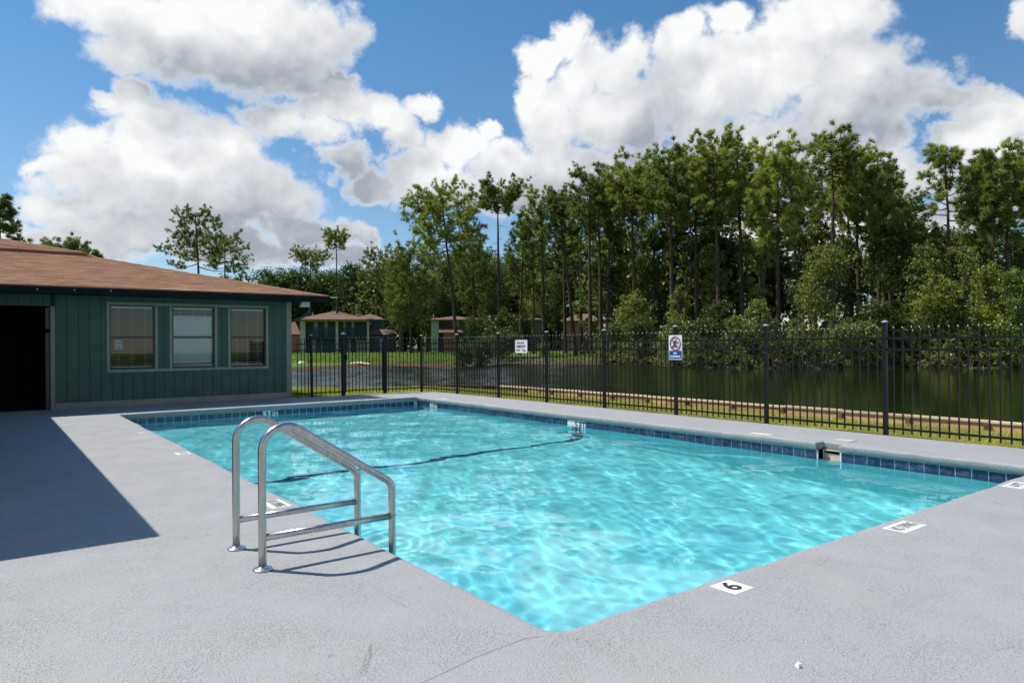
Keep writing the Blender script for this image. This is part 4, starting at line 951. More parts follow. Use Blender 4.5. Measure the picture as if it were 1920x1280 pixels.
bpart(A, 'beam', 'far_tan', lambda m: m.box(xl, xr, -.06, .05, ze-.32, ze-.18))
for u0, u1 in ((565.5, 575), (629.5, 634), (687, 691)): bpart(A, 'post', 'far_tan', lambda m: m.box(X(u0), X(u1), -.10, .2, zf, ze-.322))
for u0, u1 in ((577, 628.5), (636, 686)):
    r = bpart(A, 'balcony_railing', 'far_rail', lambda m: (m.box(X(u0), X(u1), .0, .06, Z(615.3), Z(614)), m.box(X(u0), X(u1), .0, .06, Z(632), Z(630.5))))
    n = 26
    for k in range(n):
        xx = X(u0)+(X(u1)-X(u0))*(k+.5)/n; bpart(A, 'baluster', 'far_rail', lambda m: m.box(xx-.055, xx+.055, .015, .045, Z(630.5), Z(615.3)), r)
for u0, u1, v0, v1 in ((589, 597, 602, 631), (609, 615, 602, 631), (644, 648, 602, 629), (659, 664, 602, 631)):
    w = bpart(A, 'window', 'sash', lambda m: m.box(X(u0)-.08, X(u1)+.08, 1.74, 1.815, Z(v1)-.05, Z(v0)+.08)); bpart(A, 'pane', 'far_window', lambda m: m.box(X(u0), X(u1), 1.715, 1.738, Z(v1)+.05, Z(v0)), w)
for u0, u1, mt in ((585, 594, 'far_green'), (601, 604, 'far_window'), (652, 657, 'far_window'), (666, 686, 'far_green')): bpart(A, 'ground_floor_panel', mt, lambda m: m.box(X(u0), X(u1), 1.70, 1.815, Z(661), Z(636)))
d_ = bpart(A, 'door', 'brown_wood', lambda m: m.box(X(659), X(664), 1.72, 1.815, Z(661), Z(637))); bpart(A, 'handle', 'pipe', lambda m: m.box(X(663)-.03, X(663)+.05, 1.66, 1.72, Z(650), Z(649)), d_)
# lower annexe on the left and stepped wing on the right
bpart(A, 'annexe_wall', 'brick', lambda m: m.box(X(520), xl-.01, 1.2, 8, zf, Z(627)))
bpart(A, 'annexe_roof', 'shingle_far', lambda m: m.add([(X(520), .8, Z(626)), (X(568), .8, Z(626)), (xl-.02, 5, Z(601)), (X(520), 5, Z(601)), (X(520), .8, Z(627.5)), (X(568), .8, Z(627.5))], [(0, 1, 2, 3), (0, 4, 5, 1)]))
S2 = Site(712, 121); X2, Z2 = S2.x, S2.z
B2 = thing('apartment_wing', 'stepped lower wing with brown board fence right of the balconied apartments', 'building', S2.o, S2.rz)
bpart(B2, 'wall', 'far_teal', lambda m: m.box(X2(668), X2(722), .6, 8, Z2(662)-.3, Z2(599)))
bpart(B2, 'roof', 'shingle_far', lambda m: hip(m, X2(664), X2(722), .6, 8.6, Z2(598.5), Z2(586), None, .5))
bpart(B2, 'lean_to_roof', 'shingle_far', lambda m: shed(m, X2(686), X2(728), -2.2, .58, Z2(626), Z2(613), .15, 1.5))
bpart(B2, 'lean_to_wall', 'brown_wood', lambda m: m.box(X2(688), X2(740), -1.9, .55, Z2(662)-.3, Z2(627.5)))
for k in range(24):
    u = 690+k*2.2; bpart(B2, 'fence_board', 'brown_wood', lambda m: m.box(X2(u)+.01, X2(u+2.2)-.01, -2.75, -2.72, Z2(661)-.3, Z2(631)+.06*(k % 2)))
bpart(B2, 'air_conditioner', 'pipe', lambda m: m.box(X2(690), X2(697), .2, .59, Z2(609), Z2(602)))
bpart(B2, 'blue_door', 'far_blue', lambda m: m.box(X2(711), X2(717), -2.80, -2.752, Z2(661)-.1, Z2(635)))
for u in (678, 706): bpart(B2, 'vent_pipe', 'pipe', lambda m: m.tube([(X2(u), 3.5, Z2(596)), (X2(u), 3.5, Z2(586))], .09, 8))
S3 = Site(840, 118); X3, Z3 = S3.x, S3.z
B3 = thing('green_apartment', 'pale green gabled apartment end with brown porch roof behind the leaning pine', 'building', S3.o, S3.rz)
bpart(B3, 'wall', 'far_green', lambda m: (m.box(X3(809), X3(823), 0, 9, Z3(662)-.3, Z3(600)), m.box(X3(876), X3(897), 1.5, 9, Z3(662)-.3, Z3(600))))
bpart(B3, 'upper_wall', 'far_teal', lambda m: m.box(X3(823), X3(876), .9, 9, Z3(662)-.3, Z3(599.5)))
bpart(B3, 'roof', 'shingle_far', lambda m: hip(m, X3(809), X3(897), 0, 10, Z3(599), Z3(590), None, .5))
bpart(B3, 'porch_roof', 'shingle_far', lambda m: shed(m, X3(823), X3(860), -1.9, .88, Z3(623), Z3(612), .15, .8))
bpart(B3, 'porch_wall', 'brick', lambda m: m.box(X3(832), X3(858), -1.4, .88, Z3(662)-.3, Z3(624.5)))
w = bpart(B3, 'window', 'far_window', lambda m: m.box(X3(854), X3(861), .85, .90, Z3(612), Z3(602)))
for u in (813, 819): bpart(B3, 'vent_pipe', 'pipe', lambda m: m.tube([(X3(u), 3, Z3(598)), (X3(u), 3, Z3(587+(u-813)))], .1, 8))
S4 = Site(995, 120); X4, Z4 = S4.x, S4.z
B4 = thing('breezeway_apartment', 'apartment with dark open breezeway half hidden by trees', 'building', S4.o, S4.rz)
bpart(B4, 'wall', 'far_teal', lambda m: (m.box(X4(960), X4(980), 0, 8, Z4(662)-.3, Z4(600)), m.box(X4(997), X4(1016), 0, 8, Z4(662)-.3, Z4(600)), m.box(X4(980), X4(997), 4, 8, Z4(662)-.3, Z4(600))))
bpart(B4, 'breezeway', 'far_dark', lambda m: m.box(X4(980), X4(997), 3.9, 3.99, Z4(662)-.3, Z4(601)))  # dark sheet standing in for the shade inside the opening
bpart(B4, 'post', 'far_tan', lambda m: m.box(X4(997), X4(999), -.1, -.01, Z4(662)-.3, Z4(601)))
bpart(B4, 'roof', 'shingle_far', lambda m: hip(m, X4(960), X4(1016), 0, 8, Z4(599), Z4(591), None, .5))
S5 = Site(1082, 112); X5, Z5 = S5.x, S5.z
B5 = thing('brick_apartment', 'red brick building end with dull brown roof behind thin leaning trunks', 'building', S5.o, S5.rz)
bpart(B5, 'wall', 'brick', lambda m: m.box(X5(1057), X5(1112), 0, 9, Z5(662)-.3, Z5(602)))
bpart(B5, 'roof', 'shingle_far', lambda m: hip(m, X5(1057), X5(1130), 0, 9, Z5(601), Z5(586), 3., .6))
# things on the lawn and bank
q = at(768, 652, 104); z0 = float(ground_z(q[0], q[1]))
gk = thing('barbecue_grill', 'dark kettle grill standing on the far lawn right of the board fence', 'grill', (q[0], q[1], z0), .3)
m = MB(); m.lathe([(.05, .62), (.30, .72), (.40, .92), (.40, .98), (.30, 1.14), (.08, 1.2)], (0, 0, 0), 14); m.build('bowl', M['far_rail'], gk, True)
for a in (0, 2.1, 4.2): MB().tube([(.2*math.cos(a), .2*math.sin(a), .75), (.42*math.cos(a), .42*math.sin(a), -.05)], .025, 6).build('leg', M['pipe'], gk)
q = on(672, 684, 2, -.42); m = MB(); m.tube([(0, 0, .12), (.8, -.3, .16), (1.7, -.9, .06)], [.10, .12, .09], 8); o = m.build('driftwood_log', M['pale_wood']); o.location = (q[0]-.6, q[1]+.2, q[2]); o.rotation_euler = (0, 0, -.5); tag(o, 'bleached log lying on the muddy bank below the apartments', 'log')
q = on(565.5, 684, 2, -.42)
m = MB(); rs = np.random.default_rng(3); pts = rs.normal(0, 1, (40, 3)); pts /= np.linalg.norm(pts, axis=1)[:, None]; pts *= np.array([.36, .26, .24])*(1+rs.normal(0, .12, (40, 1)))
bm = bmesh.new(); [bm.verts.new(p) for p in pts]; bmesh.ops.convex_hull(bm, input=bm.verts); me = bpy.data.meshes.new('stone'); bm.to_mesh(me); bm.free(); me.materials.append(M['paper']); o = link('white_stone', me, None, (q[0], q[1], q[2]+.1)); tag(o, 'white stone on the bank just right of the clubhouse corner', 'stone')

# ------------------------------------------------------------------ trees
def rot_to(d):                                                    # frames for many directions d (n,3)
    d = d/np.linalg.norm(d, axis=1)[:, None]; ref = np.where(np.abs(d[:, 2:3]) < .9, np.array([[0, 0, 1.]]), np.array([[1., 0, 0]]))
    a = np.cross(d, ref); a /= np.linalg.norm(a, axis=1)[:, None]; return d, a, np.cross(d, a)
def needles_at(P, D, r, n, ln, wd):                               # tufts: n thin triangles round each point P with axis D
    k = len(P); P = np.repeat(P, n, 0); D, A_, B_ = rot_to(np.repeat(D, n, 0))
    th = r.uniform(0, 2*math.pi, k*n)[:, None]; sp = r.uniform(.1, 1.45, k*n)[:, None]
    dir_ = D*np.cos(sp)+(A_*np.cos(th)+B_*np.sin(th))*np.sin(sp)+np.array([0, 0, .12]); dir_ /= np.linalg.norm(dir_, axis=1)[:, None]
    L = (ln*r.uniform(.65, 1.2, k*n))[:, None]; sd = np.cross(dir_, r.normal(0, 1, (k*n, 3))); sd /= np.linalg.norm(sd, axis=1)[:, None]; w = (wd*r.uniform(.7, 1.3, k*n))[:, None]
    s0 = P+dir_*L*.08
    V = np.stack([s0-sd*w*.5, s0+sd*w*.5, P+dir_*L+sd*w*.15], 1).reshape(-1, 3); return V, np.arange(3*k*n).reshape(-1, 3)
def leaves_at(P, r, sz, up=.25, asp=.55):                         # a rhombus leaf at each point
    n = len(P); d = r.normal(0, 1, (n, 3)); d /= np.linalg.norm(d, axis=1)[:, None]; d[:, 2] -= up; nn = r.normal(0, 1, (n, 3)); nn[:, 2] = np.abs(nn[:, 2])+.5
    s = np.cross(d, nn); s /= np.linalg.norm(s, axis=1)[:, None]; d /= np.linalg.norm(d, axis=1)[:, None]; L = (sz*r.uniform(.6, 1.35, n))[:, None]
    fold = np.cross(s, d)*L*.12
    V = np.stack([P-d*L*.5, P+s*L*asp*.5+fold, P+d*L*.5, P-s*L*asp*.5+fold], 1).reshape(-1, 3); return V, np.arange(4*n).reshape(-1, 4)
class Wood:
    def __init__(s): s.m = MB()
    def limb(s, pts, r0, r1, n=6):
        rad = np.linspace(r0, r1, len(pts)); s.m.tube([tuple(p) for p in pts], list(rad), n, False)
def pine(label, H, lean, crown0, width, seed, mat='needles', dens=1., shape='round', group='pines', where=(0, 0, 0), trunk_r=None, cx=0., forks=False):
    """H height, lean (dx,dy) of the top, crown0 height where the crown starts, width crown width in metres"""
    r = np.random.default_rng(seed); t = thing('pine_tree', label, 'pine', where, 0, group)
    R0 = trunk_r or (.012*H+.02); wd = Wood(); n = 12; zz = np.linspace(-.4, H*{'flat': .88, 'round': .89, 'cone': .955}.get(shape, .91), n)
    wob = np.cumsum(r.normal(0, .05*H/20, (n, 2)), 0); wob -= wob[:1]; fr_ = np.clip(zz/H, 0, 1)
    trunk = np.stack([fr_**1.2*lean[0]+wob[:, 0]*fr_, fr_**1.2*lean[1]+wob[:, 1]*fr_, zz], 1)
    wd.limb(trunk, R0, R0*.22, 8)
    def tr(z): return np.array([np.interp(z, zz, trunk[:, i]) for i in range(3)])
    P = []; D = []; ch = H-crown0; nl = int((15+ch*2.7)*dens**.5)
    top_z = zz[-1]
    for i in range(nl):
        f = ((i+.5)/nl)**.72; az = i*2.399+r.normal(0, .35)
        if shape == 'round': prof = math.sin(math.pi*(.22+.59*f))
        elif shape == 'cone': prof = 1.02-.70*f
        elif shape == 'flat': prof = .42+.68*min(1, f/.75) if f < .86 else .8
        else: prof = .95*math.sin(math.pi*(.14+.76*f))**.8
        L = max(.3, width/2*prof*r.uniform(.74, 1.10)); tip = crown0+ch*f*.985+r.normal(0, .18)
        oz = crown0+ch*f*(.74 if shape != 'cone' else .9); oz = min(oz, top_z-.05); tip = min(tip, H-.05); o = tr(oz); rise = tip-oz
        da = np.array([math.cos(az), math.sin(az), 0])
        k = 6; s = np.linspace(0, 1, k)[:, None]; bend = r.normal(0, .10*L, 3); pts = o+da*L*s+np.array([0, 0, 1])*rise*(s**1.4)-np.array([0, 0, .06*L])*np.sin(s*math.pi)+bend*np.sin(s*math.pi)*.5
        r0 = R0*(.34-.18*f)*(L/(width/2))**.5
        wd.limb(pts, max(.02, r0), .012, 5)
        nb = max(7 if f > .7 else 4, int(L*4.4*dens))
        for j in range(nb):                                        # branchlets over the outer part
            u = r.uniform(.36, 1.0); a = pts[int(u*(k-1))]+(pts[min(k-1, int(u*(k-1))+1)]-pts[int(u*(k-1))])*((u*(k-1)) % 1)
            dv = da*.7+r.normal(0, .6, 3)+np.array([0, 0, .35]); dv /= np.linalg.norm(dv); bl = r.uniform(.35, .95)*min(1.2, .4+L*.25)
            e_ = a+dv*bl; wd.m.tube([tuple(a), tuple(a+dv*bl*.55+r.normal(0, .04, 3)), tuple(e_)], [.016, .011, .006], 3, False)
            for q in range(3): P.append(a+dv*bl*(1-.26*q)+r.normal(0, .08, 3)); D.append(dv+r.normal(0, .25, 3)+np.array([0, 0, .3]))
    # dead stubs below the crown
    for i in range(int(r.integers(2, 7))):
        z = crown0*r.uniform(.6, .98); az = r.uniform(0, 6.28); o = tr(z); L = r.uniform(.4, 1.6); da = np.array([math.cos(az), math.sin(az), r.uniform(-.2, .3)])
        wd.limb(np.stack([o, o+da*L*.6, o+da*L+np.array([0, 0, -.1])]), .03, .008, 4)
    V, F = needles_at(np.array(P), np.array(D), r, 28, .42, .050)
    wd.m.build('trunk', M['bark'], t, True); link('crown', raw_mesh('crown', V, F, M[mat]), t); return t
def lobes_for(r, H, w, c0, n):
    L = []
    for i in range(n):
        f = r.uniform(0, 1)**.8; z = c0+(H-c0)*(.12+.80*f); rad = w/2*(.30+.26*math.sin(math.pi*min(1, f*.75+.2))); rr_ = r.uniform(0, w/2-rad*.6)*math.sqrt(r.uniform(.1, 1))*(1-.55*max(0, f-.45)/.55); a = r.uniform(0, 6.28)
        L.append((np.array([rr_*math.cos(a), rr_*math.sin(a), min(z, H-rad*.55)]), rad*r.uniform(.75, 1.1)))
    return L
def crown_points(r, lobes, dens, sz):
    P = []
    for c, rad in lobes:
        n = int(dens*rad*rad*4/(sz*sz*.55)); d = r.normal(0, 1, (n, 3)); d /= np.linalg.norm(d, axis=1)[:, None]
        # clumps: pull points towards random twig ends
        tw = r.normal(0, 1, (max(6, int(n/16)), 3)); tw /= np.linalg.norm(tw, axis=1)[:, None]; k = r.integers(0, len(tw), n); d = tw[k]+r.normal(0, .17, (n, 3))
        rr_ = rad*(r.uniform(.55, 1.08, len(tw))[k]+r.normal(0, .07, n))
        p = c+d*rr_[:, None]*np.array([1, 1, .82]); P.append(p)
    return np.concatenate(P)
def broadleaf(label, H, w, c0, seed, mat, where, dens=1., sz=.30, group='trees', name='broadleaf_tree', cat='tree', nl=None, lean=(0, 0), bark='bark_grey'):
    r = np.random.default_rng(seed); t = thing(name, label, cat, where, r.uniform(0, 6.28), group); wd = Wood(); R0 = .016*H+.03
    L = lobes_for(r, H, w, c0, nl or int(9+w*.9)); n = 6; zz = np.linspace(-.3, H*.7, n); wob = np.cumsum(r.normal(0, .02*H, (n, 2)), 0)*.4; tk = np.stack([wob[:, 0], wob[:, 1], zz], 1); wd.limb(tk, R0, R0*.35, 7)
    for c, rad in L:
        z = max(.1*H, min(c[2]-rad*.8, H*.62)); o = np.array([np.interp(z, zz, tk[:, i]) for i in range(3)]); mid = (o+c)/2+r.normal(0, .06*w, 3)*.5; wd.limb(np.stack([o, mid, c]), R0*.34, .02, 5)
        for q in range(4):
            d = r.normal(0, 1, 3); d /= np.linalg.norm(d); wd.limb(np.stack([c, c+d*rad*.5+r.normal(0, .05, 3), c+d*rad*.95]), .025, .008, 3)
    V, F = leaves_at(crown_points(r, L, dens, sz), r, sz)
    wd.m.build('trunk', M[bark], t, True); link('crown', raw_mesh('crown', V, F, M[mat]), t); return t
def copy_tree(src, label, where, rz, sc_, group=None):
    c = src.copy(); COL.objects.link(c); c.location = where; c.rotation_euler = (0, 0, rz); c.scale = sc_; c['label'] = label
    if group: c['group'] = group
    for ch in src.children:
        d = ch.copy(); COL.objects.link(d); d.parent = c
    return c
def spot(u, depth):
    p = at(u, 645, depth); return (p[0], p[1], float(ground_z(p[0], p[1]))-.02)
def zpx(u, v, depth): return at(u, v, depth)[2]
LAT = np.array([RGT[0], RGT[1]])/np.hypot(RGT[0], RGT[1])
PINES = [  # base x, top x, top y, crown-bottom y, crown width px, depth, density, shape, needles, label
 (858, 826, 341, 480, 150, 80, 1.15, 'round', 'needles', 'broad forked pine leaning left, in front of the pale green apartment end'),
 (936, 937, 334, 402, 88, 78, 1.1, 'flat', 'needles', 'slender straight pine with a small flat crown left of the white residents sign'),
 (1020, 1018, 352, 470, 72, 76, .9, 'round', 'needles', 'pine with a rounded top just right of the slender flat-crowned pine'),
 (1078, 1047, 352, 480, 66, 74, .85, 'sparse', 'needles_dark', 'thin pine whose trunk leans left in front of the brick building'),
 (1108, 1102, 304, 430, 84, 68, .8, 'round', 'needles_dark', 'open ragged-topped pine first of the tall group, above the brick building'),
 (1128, 1120, 330, 450, 60, 70, .8, 'sparse', 'needles_dark', 'thin pine crowded against the ragged-topped pine'),
 (1138, 1145, 340, 470, 66, 72, .9, 'round', 'needles_dark', 'pine with twisted lower trunk under the wide dark crown'),
 (1194, 1186, 288, 420, 122, 66, 1.1, 'round', 'needles', 'wide round-crowned dark pine left of the NO RUNNING sign'),
 (1228, 1230, 325, 470, 62, 70, .9, 'round', 'needles', 'narrow pine between the wide dark crown and the pine over the sign'),
 (1262, 1255, 262, 430, 86, 62, .95, 'round', 'needles', 'tall pine rising straight behind the NO RUNNING sign'),
 (1307, 1304, 290, 440, 74, 64, 1., 'round', 'needles', 'pine just right of the one behind the NO RUNNING sign'),
 (1349, 1345, 245, 410, 92, 60, 1.1, 'round', 'needles', 'tall full-crowned pine midway between the sign and the next fence post'),
 (1394, 1391, 241, 420, 82, 62, 1.1, 'round', 'needles', 'tall pine with crown merging into its fuller left neighbour'),
 (1459, 1462, 251, 470, 108, 57, 1.35, 'round', 'needles_bright', 'bright green pine with foliage low down its trunk above the middle fence post'),
 (1564, 1564, 239, 345, 92, 58, .9, 'round', 'needles', 'tall airy pine with long bare trunk standing above its neighbours'),
 (1612, 1606, 271, 440, 92, 60, 1.15, 'round', 'needles_bright', 'bushy pine just right of the tall airy pine'),
 (1648, 1650, 283, 480, 80, 58, 1.1, 'round', 'needles', 'shorter pine on the right flank of the bushy pine'),
 (1783, 1783, 270, 420, 118, 56, .75, 'cone', 'needles', 'see-through conical pine alone against the sky on the right'),
 (1864, 1860, 276, 440, 84, 54, 1.1, 'round', 'needles', 'dense pine in front of the rightmost crown'),
 (1888, 1890, 263, 450, 120, 55, 1.25, 'round', 'needles_bright', 'dense bright pine at the right edge of the picture'),
 (376, 370, 385, 505, 150, 100, .8, 'cone', 'needles_dark', 'large layered pine rising behind the clubhouse roof'),
 (424, 420, 430, 510, 84, 112, .7, 'round', 'needles_dark', 'smaller grey pine beside the large layered pine behind the roof'),
 (633, 632, 425, 470, 44, 120, .9, 'round', 'needles', 'pole-thin pine with a tiny crown above the balconied apartments'),
 (708, 705, 460, 540, 64, 124, .7, 'round', 'needles_dark', 'dark open pine right of the pole-thin pine'),
 (8, 2, 370, 450, 76, 62, 1.2, 'cone', 'needles_dark', 'dark pine cut off at the left edge above the clubhouse roof'),
 (131, 131, 448, 500, 88, 86, 1.1, 'flat', 'needles_dark', 'flat dark tree top poking over the clubhouse roof ridge'),
 (176, 176, 469, 500, 26, 90, .9, 'round', 'needles_dark', 'tiny tree tip just right of the flat tree top over the roof'),
 (770, 768, 440, 600, 92, 98, 1.0, 'round', 'needles_dark', 'bushy pine left of the broad forked pine'),
 (889, 888, 424, 590, 76, 100, .9, 'round', 'needles_dark', 'shorter pine between the forked pine and the slender pine'),
 (975, 985, 400, 560, 70, 88, .8, 'sparse', 'needles_dark', 'scraggy pine above the residents sign'),
 (583, 584, 461, 510, 70, 132, .8, 'flat', 'needles_dark', 'flat-topped pine in the treeline left of the pole-thin pine'),
 (1520, 1522, 330, 500, 80, 68, 1.1, 'round', 'needles_dark', 'dark pine set back between the bright pine and the airy pine'),
 (1700, 1696, 370, 520, 90, 62, 1.1, 'round', 'needles_dark', 'shorter dark pine left of the see-through conical pine'),
 (1425, 1428, 300, 520, 70, 66, 1.0, 'round', 'needles', 'pine set back behind the bright green pine'),
]
for i, (bx, tx, ty, cb, cw, dp, dens, shp, mt, lab) in enumerate(PINES):
    w3 = spot(bx, dp); k = dp/FPX; H = zpx(tx, ty, dp)-w3[2]; c0 = zpx(tx, cb, dp)-w3[2]; dx = (tx-bx)*k
    grp = 'tall pines round the pond' if bx > 740 else 'pines behind the buildings'
    pine(lab, H, (LAT[0]*dx, LAT[1]*dx), max(1.5, c0), cw*k*1.02, 100+i, mt, dens, shp, grp, w3)
def bt(u, ty, wpx, dp, mat, label, base_frac=.22, group='broadleaf trees across the pond', dens=1., sz=.30, **kw):
    w3 = spot(u, dp); H = zpx(u, ty, dp)-w3[2]; return broadleaf(label, H, wpx*dp/FPX, H*base_frac, int(u*7+ty), mat, w3, dens, sz, group, **kw)
for u, ty, w_, dp, lt in ((452, 500, 100, 128, 'dark treeline tree just right of the smaller grey pine'), (498, 490, 110, 138, 'second dark treeline tree right of the smaller grey pine'), (545, 494, 110, 142, 'dark treeline tree above the right end of the clubhouse eave'), (596, 496, 120, 144, 'dark treeline tree left of the pole-thin pine'), (655, 490, 120, 142, 'dark treeline tree right of the pole-thin pine'), (692, 500, 100, 144, 'dark treeline tree behind the stepped apartment wing'), (735, 490, 110, 142, 'dark treeline tree behind the dark open pine'), (330, 508, 90, 130, 'low dark tree under the layered pine, just above the roof'), (250, 492, 80, 120, 'dark leafy top just above the roof left of the layered pine'), (420, 515, 110, 134, 'dark treeline tree low behind the smaller grey pine'), (520, 500, 120, 140, 'dark treeline tree directly above the clubhouse roof end'), (572, 506, 110, 142, 'dark treeline tree above the peak of the balconied apartments'), (622, 504, 110, 146, 'dark treeline tree behind the trunk of the pole-thin pine'), (672, 498, 110, 150, 'dark treeline tree above the vents of the stepped wing'), (715, 508, 100, 148, 'dark treeline tree low behind the dark open pine'), (772, 510, 110, 128, 'dark treeline tree behind the bushy pine left of the forked one')):
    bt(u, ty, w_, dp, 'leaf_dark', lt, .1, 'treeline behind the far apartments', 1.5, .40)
MID = [
 (752, 470, 110, 108, 'leaf_dark', 'dark rounded tree right of the board fence, left of the forked pine'),
 (800, 500, 90, 126, 'leaf_mid', 'green tree behind the vent pipes of the green apartment'),
 (868, 500, 110, 128, 'leaf_dark', 'dark tree behind the forked pine trunk'),
 (920, 495, 110, 124, 'leaf_dark', 'dark tree behind the slender pine trunk'),
 (945, 585, 110, 74, 'leaf_dark', 'low dark bushy tree in front of the apartments left of the residents sign'),
 (1000, 500, 96, 126, 'leaf_mid', 'green tree above the breezeway apartment'),
 (1040, 505, 80, 122, 'leaf_dark', 'dark tree left of the brick building'),
 (1100, 505, 100, 126, 'leaf_dark', 'dark tree behind the brick building roof'),
 (1150, 450, 96, 74, 'leaf_dark', 'dark understorey tree right of the brick building'),
 (1188, 545, 110, 64, 'leaf_olive', 'olive understorey tree low on the bank left of the NO RUNNING sign'),
 (1235, 430, 100, 70, 'leaf_dark', 'dark tall understorey tree just left of the pine behind the sign'),
 (1274, 530, 76, 57, 'leaf_yellow', 'yellow-green vine-hung tree directly above the NO RUNNING sign'),
 (1292, 420, 96, 68, 'leaf_dark', 'dark understorey tree just right of the pine behind the sign'),
 (1338, 450, 100, 64, 'leaf_mid', 'green understorey tree below the tall full-crowned pine'),
 (1345, 560, 110, 54, 'leaf_dark', 'dark bushy tree on the bank right of the NO RUNNING sign'),
 (1402, 430, 90, 63, 'leaf_mid', 'green understorey tree left of the bright green pine'),
 (1430, 395, 74, 60, 'needles_bright', 'narrow bright tree clinging to the bright green pine'),
 (1425, 560, 100, 52, 'leaf_mid', 'green bushy tree on the bank behind the middle fence post'),
 (1505, 410, 110, 63, 'leaf_dark', 'dark understorey tree right of the bright green pine'),
 (1552, 455, 150, 52, 'leaf_olive', 'big olive-brown rounded tree in front of the airy pine trunk'),
 (1585, 400, 100, 62, 'leaf_dark', 'dark understorey tree behind the airy pine trunk'),
 (1640, 400, 110, 60, 'leaf_mid', 'green understorey tree under the bushy pine'),
 (1640, 560, 110, 50, 'leaf_dark', 'dark bushy tree on the bank left of the tall right fence post'),
 (1690, 385, 120, 57, 'leaf_dark', 'tall dark green tree left of the conical pine'),
 (1735, 440, 110, 54, 'leaf_mid', 'green tree under the left side of the conical pine'),
 (1757, 505, 120, 49, 'leaf_yellow', 'yellow-green rounded tree just right of the tall right fence post'),
 (1810, 450, 100, 53, 'leaf_olive', 'olive tree between the conical pine and the rightmost pines'),
 (1852, 480, 110, 49, 'leaf_yellow', 'yellowing tree below the rightmost pines'),
 (1905, 500, 110, 47, 'leaf_bright', 'bright green tree at the right edge above the pond bank'),
]
for u, ty, w_, dp, mt, lab in MID: bt(u, ty, w_, dp, mt, lab, .12 if ty > 500 else .2, dens=1.5, sz=.19 if dp < 60 else .25)
# further trees filling the middle distance, copies of the ones above
by_label = {o['label']: o for o in COL.objects if o.parent is None and 'label' in o}
srcs = [o for o in COL.objects if o.name.startswith('broadleaf_tree') and o.parent is None and o['group'] == 'broadleaf trees across the pond']
pins = [o for o in COL.objects if o.name.startswith('pine_tree') and o.parent is None]
def ht(o): return max(v.co.z for v in o.children[1].data.vertices)
rr = random.Random(12)
FILL = 'half-hidden dark tree in the depth of the wood behind the front pines'
for k, (u, ty, dp) in enumerate(((845, 470, 132), (905, 455, 134), (955, 460, 130), (1005, 450, 132), (1035, 460, 130), (1075, 440, 128), (1118, 430, 120), (1165, 430, 88), (1205, 420, 84), (1262, 430, 82), (1320, 420, 80), (1375, 410, 78), (1445, 420, 78), (1530, 420, 76), (1600, 430, 76), (1665, 410, 74), (1725, 420, 72), (1790, 430, 70), (1850, 430, 70), (1915, 430, 68))):
    s_ = [q for q in srcs if 'dark' in q['label']][(k*5+1) % 12]; w3 = spot(u, dp); f_ = (zpx(u, ty, dp)-w3[2])/ht(s_)
    copy_tree(s_, FILL, w3, rr.uniform(0, 6.28), (f_*rr.uniform(.85, 1.05), f_*rr.uniform(.85, 1.05), f_), 'depth of the wood')
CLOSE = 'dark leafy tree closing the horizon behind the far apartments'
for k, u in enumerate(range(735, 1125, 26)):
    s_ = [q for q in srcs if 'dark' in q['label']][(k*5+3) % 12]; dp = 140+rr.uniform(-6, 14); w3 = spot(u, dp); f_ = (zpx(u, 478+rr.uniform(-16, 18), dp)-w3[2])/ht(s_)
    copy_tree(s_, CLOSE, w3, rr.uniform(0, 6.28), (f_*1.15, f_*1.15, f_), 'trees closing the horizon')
BKP = 'thin dark pine standing back behind the front row of the wood'
for k, (u, ty, dp) in enumerate(((1000, 395, 96), (1060, 372, 92), (1090, 360, 88), (1158, 330, 84), (1215, 310, 80), (1285, 300, 78), (1328, 290, 76), (1372, 285, 76), (1490, 300, 74), (1590, 300, 74), (1672, 330, 70), (1835, 330, 68))):
    s_ = pins[(k*3+2) % 20]; w3 = spot(u, dp); f_ = (zpx(u, ty, dp)-w3[2])/ht(s_)
    copy_tree(s_, BKP, w3, rr.uniform(0, 6.28), (f_, f_, f_), 'pines at the back of the wood')
